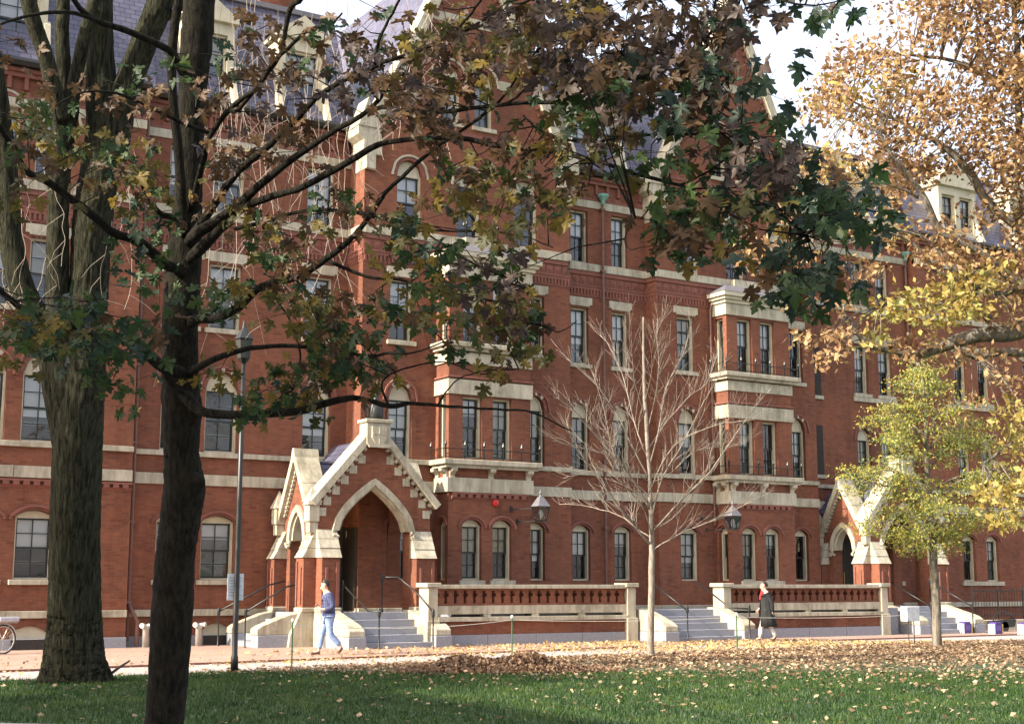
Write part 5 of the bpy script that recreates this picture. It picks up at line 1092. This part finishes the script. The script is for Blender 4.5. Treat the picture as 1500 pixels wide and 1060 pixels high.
limb('stem', [(152,240,54),(152,190,48),(148,120,44),(146,60,38),(146,0,35),(140,-60,34)], D, D, BARKE, ELM, 64, .004, 7, .055)
limb('stem', [(158,230,54),(172,170,46),(192,110,38),(214,55,37),(232,10,37),(250,-50,36)], D, D, BARKE, ELM, 64, .004, 7, .055)
limb('stem', [(200,90,16),(215,60,14),(240,30,10),(300,-10,8)], D, D, BARKE, ELM, 8)
hang = MB(); hangl = []
for i in range(70):
    if i < 44: x, y = random.uniform(290, 520), random.uniform(-60, 200)
    elif i < 58: x, y = random.uniform(520, 700), random.uniform(-80, 60)
    else: x, y = random.uniform(0, 260), random.uniform(200, 420)
    L_ = random.uniform(150, 420) if i < 44 else random.uniform(90, 220); d = D+random.uniform(-1.5, 2.5); P = []; xx = x; drift = random.uniform(-.12, .12)
    for k in range(10): P.append(at(xx, y+L_*k/9, d)); xx += drift*L_/9+random.gauss(0, 3.6); drift += random.gauss(0, .09)
    hang.tube([Vector(q) for q in smooth([tuple(q) for q in P], 3)], .0045, 3)
    for k in (3, 5, 7, 8):
        q = P[k]; s = random.choice((-1, 1)); e = q+_R*s*random.uniform(.15, .5)+Vector((0, 0, -random.uniform(.15, .5))); hang.tube([q, q.lerp(e, .5)+_R*s*.05, e], [.0035, .003, .002], 3)
    if random.random() < .3: hangl.append(P[-1])
for k in range(9): hang.tube([at(240+10*k, -60, D), at(330+40*k, -90, D+.5), at(420+50*k, -40+random.uniform(-20, 30), D+1)], [.03, .02, .01], 5)
hang.build('hanging_twigs', TWIG, ELM, kind='stuff')
pods = [(at(x, y, D)[:]) for x, y in ((232,558),(175,575),(170,592),(203,600),(292,560),(293,570),(168,597),(205,598),(640,118),(593,122),(618,130))]
leafcloud('last_leaves', pods+[p[:] for p in hangl[:14]], .12, OAKG, ELM, 3)

# ---- bare young tree
BT = thing('bare_tree', (20.2, 26.44, 0), 'slender leafless young tree with pale upswept branches in front of the middle steps', 'tree')
D2 = at_ground(953, 962); D2 = (D2-Vector((0, 0, HC))).dot(_F)
limb('trunk', [(953,966,14),(953,940,10.5),(954,880,9.5),(955,820,9),(955,795,8),(953,740,6.5),(951,690,5.5),(947,630,6),(944,570,5),(943,520,4),(942,465,2)], D2, D2, BARKP, BT, 10, .004)
tips = []
def grow(P, r, n, lvl, out):
    q = list(P); rr = r; dirn = (P[-1]-P[0]).normalized() if len(P) > 1 else Vector((0, 0, 1))
limbs = [(955,800,(925,765),(890,720),(852,665),(830,620),(6.5,1)),(955,790,(915,760),(868,742),(820,738),(0,0),(3.5,1)),(956,805,(990,785),(1035,765),(1080,745),(1120,725),(4.5,1)),(955,780,(1000,730),(1040,690),(1075,640),(1110,590),(5.5,1)),
 (954,760,(970,700),(1000,650),(1030,590),(1060,540),(5,1)),(952,745,(925,700),(888,655),(850,610),(812,580),(5,1)),(951,720,(975,670),(1005,640),(1060,620),(1105,615),(4,1)),(950,700,(925,650),(900,600),(870,560),(830,525),(4.5,1)),
 (949,690,(965,630),(975,570),(1000,520),(1012,478),(4.5,1)),(948,670,(930,620),(915,560),(900,520),(880,490),(4,1)),(946,640,(960,580),(965,530),(962,490),(970,470),(3.5,1)),(945,610,(930,560),(925,510),(915,470),(0,0),(3,1)),
 (954,730,(920,700),(870,690),(825,700),(0,0),(3,1)),(955,770,(985,760),(1030,700),(1045,650),(1075,600),(3.5,1)),(950,710,(985,690),(1020,660),(1060,655),(1090,650),(3,1)),(948,660,(975,620),(1010,580),(1035,560),(1050,520),(3,1)),
 (951,735,(915,705),(895,650),(885,600),(868,545),(4,1)),(944,590,(955,540),(952,500),(0,0),(0,0),(2.5,1)),(950,705,(900,670),(850,655),(810,645),(0,0),(3,1)),(955,785,(940,740),(905,700),(880,640),(860,600),(3.5,1))]
bt2 = MB()
for L_ in limbs:
    x, y = L_[0], L_[1]; pts = [(x, y)]+[p for p in L_[2:-1] if p != (0, 0)]; w0 = L_[-1][0]; dz = random.uniform(-1.7, 1.7)
    P = smooth([(px, py, w0*(1-i/len(pts)*.8), D2+dz*i/(len(pts)-1)) for i, (px, py) in enumerate(pts)], 4); W_ = [at(a, b, d)+Vector((random.gauss(0, .012),)*3) for a, b, w_, d in P]; Rd = [max(.0035, .56*w_*D2/F_PX/2) for a, b, w_, d in P]
    MB().tube(W_, Rd, 6).build('branch', BARKP, BT, smooth=True)
    for i in range(3, len(W_)):
        for _ in range(2 if random.random() < .8 else 1):
            d_ = (W_[i]-W_[i-1]).normalized(); s = (d_+Vector((random.gauss(0, .55), random.gauss(0, .55), random.uniform(0, .6)))).normalized(); ln = random.uniform(.35, 1.1)*(1.15-i/len(W_)*.5)
            a = W_[i]; b = a+s*ln*.5+Vector((0, 0, .03)); c = b+(s+Vector((random.gauss(0, .25), random.gauss(0, .25), .3))).normalized()*ln*.5; r = Rd[i]*.42+.0005
            bt2.tube([a, b, c], [r, r*.7, .0025], 4)
            for q in (b, a.lerp(b, .6)):
                s2 = (s+Vector((random.gauss(0, .6), random.gauss(0, .6), random.uniform(0, .5)))).normalized(); bt2.tube([q, q+s2*random.uniform(.15, .45)], [r*.5, .002], 3)
bt2.build('twigs', BARKP, BT, kind='stuff')

# ---- small yellow-green oak by the right steps
YT = thing('young_oak_tree', (29.74, 26.4, 0), 'young oak with yellow-green leaves and slim grey trunk at the right', 'tree')
D3 = (at_ground(1372, 948)-Vector((0, 0, HC))).dot(_F)
limb('trunk', [(1373,952,17),(1372,930,14),(1371,880,13),(1368,830,12),(1366,790,11),(1362,740,9),(1358,680,7),(1356,620,5),(1352,560,3)], D3, D3, BARKO, YT, 10, .005)
yc = []; yt = MB()
def clump(px, py, d, n, r): 
    c = at(px, py, d)
    for _ in range(n): yc.append((c.x+random.gauss(0, r*1.25), c.y+random.gauss(0, r), c.z+random.gauss(0, r*.36)))
    return c
ylimbs = [(1366,800,1270,765),(1366,790,1300,745),(1365,780,1430,760),(1366,790,1470,745),(1363,750,1250,705),(1363,745,1290,680),(1362,735,1450,700),(1361,720,1485,690),(1360,700,1300,640),(1360,690,1420,640),(1358,670,1460,655),(1358,660,1300,596),(1357,640,1400,590),(1356,620,1330,560),(1354,600,1375,550),(1352,570,1345,535),(1364,770,1340,800),(1364,770,1400,795),(1360,700,1340,760),(1362,730,1380,740),(1361,710,1245,695),(1357,640,1290,618),(1358,660,1440,620)]
for (a, b, c, e) in ylimbs:
    dz = random.uniform(-1.6, 1.6); P = [at(a+(c-a)*t, b+(e-b)*t-14*math.sin(t*3.1), D3+dz*t) for t in (0, .25, .5, .75, 1)]
    MB().tube(P, [.035, .026, .018, .012, .005], 6).build('branch', BARKO, YT, smooth=True)
    for t in (.3, .45, .6, .75, .9, 1.0):
        for _ in range(4):
            px, py, dd = a+(c-a)*t+random.gauss(0, 13), b+(e-b)*t+random.gauss(0, 10), D3+dz*t+random.gauss(0, .35)
            q = clump(px, py, dd, random.randint(22, 50), .16); yt.tube([P[min(4, int(t*4))], q], [.008, .003], 3)
yt.build('twigs', BARKO, YT, kind='stuff'); leafcloud('foliage', yc, .095, YELL, YT, 2.8)

# ---- golden oak at the right
GO = thing('golden_oak_tree', (0, 0, 0), 'large oak with dense coppery gold autumn leaves reaching in from the right', 'tree')
D4 = 22.0; b4 = at(1720, 900, D4); GO.location = (b4.x, b4.y, 0)
limb('trunk', [(1725,968,90),(1720,940,72),(1712,800,62),(1700,600,58),(1690,400,50),(1680,200,40),(1665,0,30),(1650,-180,16),(1642,-330,4)], D4, D4, BARKO, GO, 16, .01)
GB = [([(1705,560,34),(1620,500,32),(1520,478,28),(1480,488,26),(1440,490,22),(1400,500,20),(1345,518,14),(1300,513,9),(1270,503,8),(1245,470,6),(1235,450,5),(1255,425,5),(1272,405,4)], 22, 21.5),
 ([(1690,480,26),(1600,450,18),(1500,420,14),(1440,372,12),(1380,340,11),(1355,290,9),(1320,245,7),(1290,200,4)], 22, 21),
 ([(1600,420,18),(1500,340,14),(1450,300,13),(1420,252,13),(1390,220,11),(1350,195,7),(1300,170,4),(1250,150,3)], 22, 22), ([(1450,470,12),(1410,420,9),(1370,395,7),(1330,350,5),(1290,345,4),(1250,355,3)], 22, 21.4),
 ([(1640,420,20),(1500,300,12),(1493,200,11),(1490,60,9),(1480,-20,6)], 22, 23), ([(1520,520,14),(1470,515,12),(1430,522,10),(1402,510,8)], 21.8, 21.6), ([(1400,440,4),(1340,452,3),(1290,448,2)], 21.6, 21), ([(1660,560,20),(1580,610,12),(1500,640,7),(1440,680,4)], 22, 22.5),
 ([(1640,300,20),(1560,200,14),(1480,130,9),(1400,90,6),(1320,80,4)], 22, 22.6), ([(1500,420,8),(1460,430,6),(1400,400,5),(1350,345,3),(1240,330,2)], 21.6, 20.8), ([(1345,290,4),(1300,270,3),(1230,270,2)], 21.4, 21)]
for pts, a, b in GB: limb('branch', pts, a, b, BARKO, GO, 8, .006)
oc, og, ot = [], [], MB(); GP = np.array([p[:] for W_, Rd in LIMB['golden_oak_tree'][1:] for p in W_])
def oclump(px, py, d, n, r, dst):
    c = at(px, py, d); c2 = np.array(c[:]); j = int(np.linalg.norm(GP-c2, axis=1).argmin())
    if random.random() < .5: ot.tube([Vector(GP[j]), Vector(GP[j]).lerp(c, .5)+Vector((0, 0, .1)), c], [.014, .009, .004], 3)
    for _ in range(n): dst.append((c.x+random.gauss(0, r), c.y+random.gauss(0, r), c.z+random.gauss(0, r*.7)))
def inside(x, y):
    if x > 1500: return y < 700
    xb = [(0, 1330), (40, 1285), (90, 1232), (140, 1192), (200, 1172), (260, 1178), (330, 1215), (380, 1400), (440, 1480)]
    for i in range(len(xb)-1):
        if xb[i][0] <= y < xb[i+1][0]: t = (y-xb[i][0])/(xb[i+1][0]-xb[i][0]); return x > xb[i][1]+(xb[i+1][1]-xb[i][1])*t+random.gauss(0, 9)
    return y < 0
HO = [(random.uniform(1200, 1520), random.uniform(-20, 380), random.uniform(12, 30)) for _ in range(26)]+[(1275, 290, 34), (1400, 290, 48), (1345, 300, 30), (1460, 350, 26), (1330, 375, 26)]
cnt = 0
while cnt < 1080:
    x, y = random.uniform(1165, 1620), random.uniform(-120, 440)
    if any((x-a)**2+(y-b)**2 < r*r for a, b, r in HO): continue
    if y > -120 and inside(x, y) and (y > 0 or x > 1330-y*.6):
        oclump(x, y, D4+random.uniform(-1.2, 1.6), random.randint(15, 40), .17, oc if random.random() < .85 or x > 1330 else og); cnt += 1
for _ in range(300): oclump(random.gauss(1720, 90), random.uniform(-330, 330), D4+random.uniform(-2, 2.5), random.randint(15, 35), .2, oc)
for cx, cy, rx, ry, n, dst in ((1150,370,50,26,20,oc),(1110,378,30,14,8,oc),(1185,310,26,24,10,oc),(1200,440,50,24,12,oc),(1175,500,18,10,5,oc),(1205,525,14,8,4,oc),(1240,490,16,14,5,oc),(1235,512,14,8,3,oc),(1220,482,12,10,3,oc),(1285,495,20,14,8,og),(1300,455,22,22,8,og),(1330,440,20,22,8,og),(1340,500,40,14,12,oc),
    (1400,440,46,34,24,og),(1450,420,50,30,20,og),(1480,470,30,24,10,oc),(1430,520,50,12,12,oc),(1370,385,40,16,9,oc),(1250,400,40,20,10,oc),(1480,560,30,20,10,oc),(1490,620,26,40,14,og),(1465,740,40,40,20,og),(1490,690,20,60,12,og),(1420,600,30,20,4,oc),(1170,300,30,30,8,oc),(1360,470,30,16,7,og)):
    for _ in range(n):
        a, r = random.uniform(0, 6.28), math.sqrt(random.random()); oclump(cx+rx*r*math.cos(a), cy+ry*r*math.sin(a), 21+random.uniform(-.8, 1), random.randint(10, 20), .11, dst)
ot.build('twigs', BARKO, GO, kind='stuff'); leafcloud('foliage', oc, .094, OAKL, GO, 1.8, .5); leafcloud('foliage', og, .11, OAKG, GO, 1.8, .5)

# ================================================================== outside the frame: hall added for its shade, trees that shade the lawn
NB = thing('unseen_shade_hall', (-26, 3, 0), 'plain brick hall out of view, added so its shade falls over the foreground grass', 'building')
MB().box(-34, -20, -25, 21.0, 0, 16.5).build('wall', BRICK, NB); MB().prism([(-34.5, 16.5), (-19.6, 16.5), (-27, 22.4)], lambda u, w_, t: (u, t, w_), -25.3, 21.3).build('roof', SLATE, NB)
for k in range(12):
    for z in (2, 6, 10): MB().box(-19.99, -19.9, -23+k*3.6, -21.8+k*3.6, z, z+2).build('window', CREAM, NB)
def offtree(x, y, h, r, n, lab):
    T = thing('lawn_tree', (x, y, 0), lab, 'tree', 'trees standing around the lawn'); MB().tube([(x, y, 0), (x+.2, y, h*.35), (x, y+.2, h*.75)], [.35, .28, .1], 10).build('trunk', BARKE, T, smooth=True)
    C = []
    for _ in range(n//30):
        v_ = np.random.normal(size=3); v_ /= np.linalg.norm(v_); rr = r*random.uniform(.4, 1); c = (x+v_[0]*rr, y+v_[1]*rr, h*.68+v_[2]*rr*.75)
        for _ in range(30): C.append((c[0]+random.gauss(0, .5), c[1]+random.gauss(0, .5), c[2]+random.gauss(0, .4)))
    leafcloud('foliage', C, .3, OAKL, T, 1.5)
offtree(-8, 6.5, 13, 4.2, 5000, 'leafy tree left of the lawn, outside the view'); offtree(-9, 22.6, 17, 3.3, 4200, 'smaller leafy tree by the path, outside the view'); offtree(6, -9, 14, 5, 4000, 'broad leafy tree behind the viewpoint')

# ================================================================== GRASS AND FALLEN LEAVES
def frustum(n, z0, z1, xlo=-160, xhi=1660):
    """random ground points spread evenly over the area in view"""
    z = np.sqrt(np.random.uniform(z0*z0, z1*z1, n)); u = (np.random.uniform(xlo, xhi, n)-750)/F_PX; cy, sy = math.cos(YAW), math.sin(YAW); return z*(sy+cy*u), z*(cy-sy*u), z, u
def nE(X): return np.where(X < 30, 26.0+.09*(X-6), 28.16+.03*(X-30))
def fE(X): return np.where(X < 25, 28.25+.13*(X-6), 30.72+.04*(X-25))
nearp = lambda X, Y: (Y < 18.75-(X-3.3)*1.05) & (X < 7)
X, Y, Z_, U_ = frustum(150000, 11, 27.5); lit = (Y < nE(X)-.02) & ~nearp(X, Y); X, Y = X[lit], Y[lit]
n = len(X); h = np.random.uniform(.035, .075, n); an = np.random.uniform(0, 6.28, n); wd = .006+.003*np.random.rand(n); lean = np.random.normal(0, .022, (n, 2)); px_, py_ = np.cos(an)*wd, np.sin(an)*wd
V = np.stack([np.stack([X-px_, Y-py_, np.zeros(n)], 1), np.stack([X+px_, Y+py_, np.zeros(n)], 1), np.stack([X+lean[:, 0], Y+lean[:, 1], h], 1)], 1).reshape(-1, 3)
bulk('lawn_grass', V, np.arange(3*n).reshape(-1, 3), GRASS)
def litter(name, X, Y, z0, size, mat, sj=.4):
    C = np.stack([X, Y, z0+np.abs(np.random.normal(0, .018, len(X)))+.012], 1); return leafcloud(name, C, size, mat, None, 1.5, sj, flat=1)
def vnoise(X, Y, s, seed=0): return .5+.25*(np.sin(X*s+seed)+np.sin(Y*s*1.3+X*s*.7+seed*2)+np.sin((X-Y)*s*1.9+seed*3)*.7+np.sin((X*1.7+Y*.6)*s*2.3)*.5)/1.6
X, Y, Z_, U_ = frustum(330000, 12, 42)
e = nE(X)-Y                                     # distance lawnward of the near path edge
wR = np.clip((X-10)/16, 0, 1)
fringe = np.exp(-(np.clip(e, 0, 99)/(.6+4.4*wR))**1.15)*np.clip((X-8.5)/5, 0, 1)*(e > 0)
dens = np.where(e > 0, np.clip(1.25*fringe*(.55+.9*vnoise(X, Y, 1.9)), 0, 1)+(.010+.034*wR)*(.25+1.8*vnoise(X, Y, 2.3, 5)**2), 0)
onpath = (e <= 0) & (Y < fE(X)); dens = np.where(onpath, .02+.75*np.clip((X-19)/8, 0, 1)*vnoise(X, Y, 1.3, 4)+.35*np.exp(-(fE(X)-Y)/.35)*np.clip((X-8)/5, 0, 1), dens)
onside = (Y >= fE(X)) & (Y < 33.0); dens = np.where(onside, .012+.5*np.clip((X-20)/8, 0, 1)*vnoise(X, Y, 1.1, 9)+.12*np.clip((X-12)/8, 0, 1), dens); dens = np.where(Y > 33.0, .0, dens)
dens = dens*np.where((Y > 33) , 0, 1)
k = np.random.rand(len(X)) < dens; ns = nearp(X, Y) & (np.random.rand(len(X)) > .3); k &= ~ns; X, Y, e = X[k], Y[k], e[k]
g1 = (e > 0) & (e < 9) & (np.random.rand(len(X)) < .45)
yl = (e <= 0) & (np.random.rand(len(X)) < .5)
z0 = np.where(Y >= fE(X)+.06, .048, np.where(e <= 0, .01, .02))
for nm, sel, mt in (('fallen_leaves', g1, LITTERD), ('fallen_leaves', yl, LITTERY), ('fallen_leaves', ~g1 & ~yl, LITTER)): litter(nm, X[sel], Y[sel], z0[sel], .074, mt, .5)
# raked heap
hp = at_ground(745, 984); hx, hy = hp.x, hp.y; V = []
N_ = 9000; a = np.random.uniform(0, 6.28, N_); r = np.sqrt(np.random.rand(N_)); X = hx+np.cos(a)*r*2.3*.87+np.sin(a)*r*.75*.5; Y = hy-np.cos(a)*r*2.3*.45+np.sin(a)*r*.75*.87
hgt = (.34*(1-r**2))*(.75+.45*np.sin(X*3.1)*np.cos(Y*2.7+1)); C = np.stack([X, Y, np.clip(hgt, 0, 1)*np.random.uniform(.55, 1.0, N_)+.02], 1)
o = leafcloud('leaf_heap', C, .08, LITTERD, None, 1.4, .4); o['kind'] = 'stuff'; o['label'] = 'raked heap of brown leaves at the lawn edge'
o['category'] = 'leaf heap'
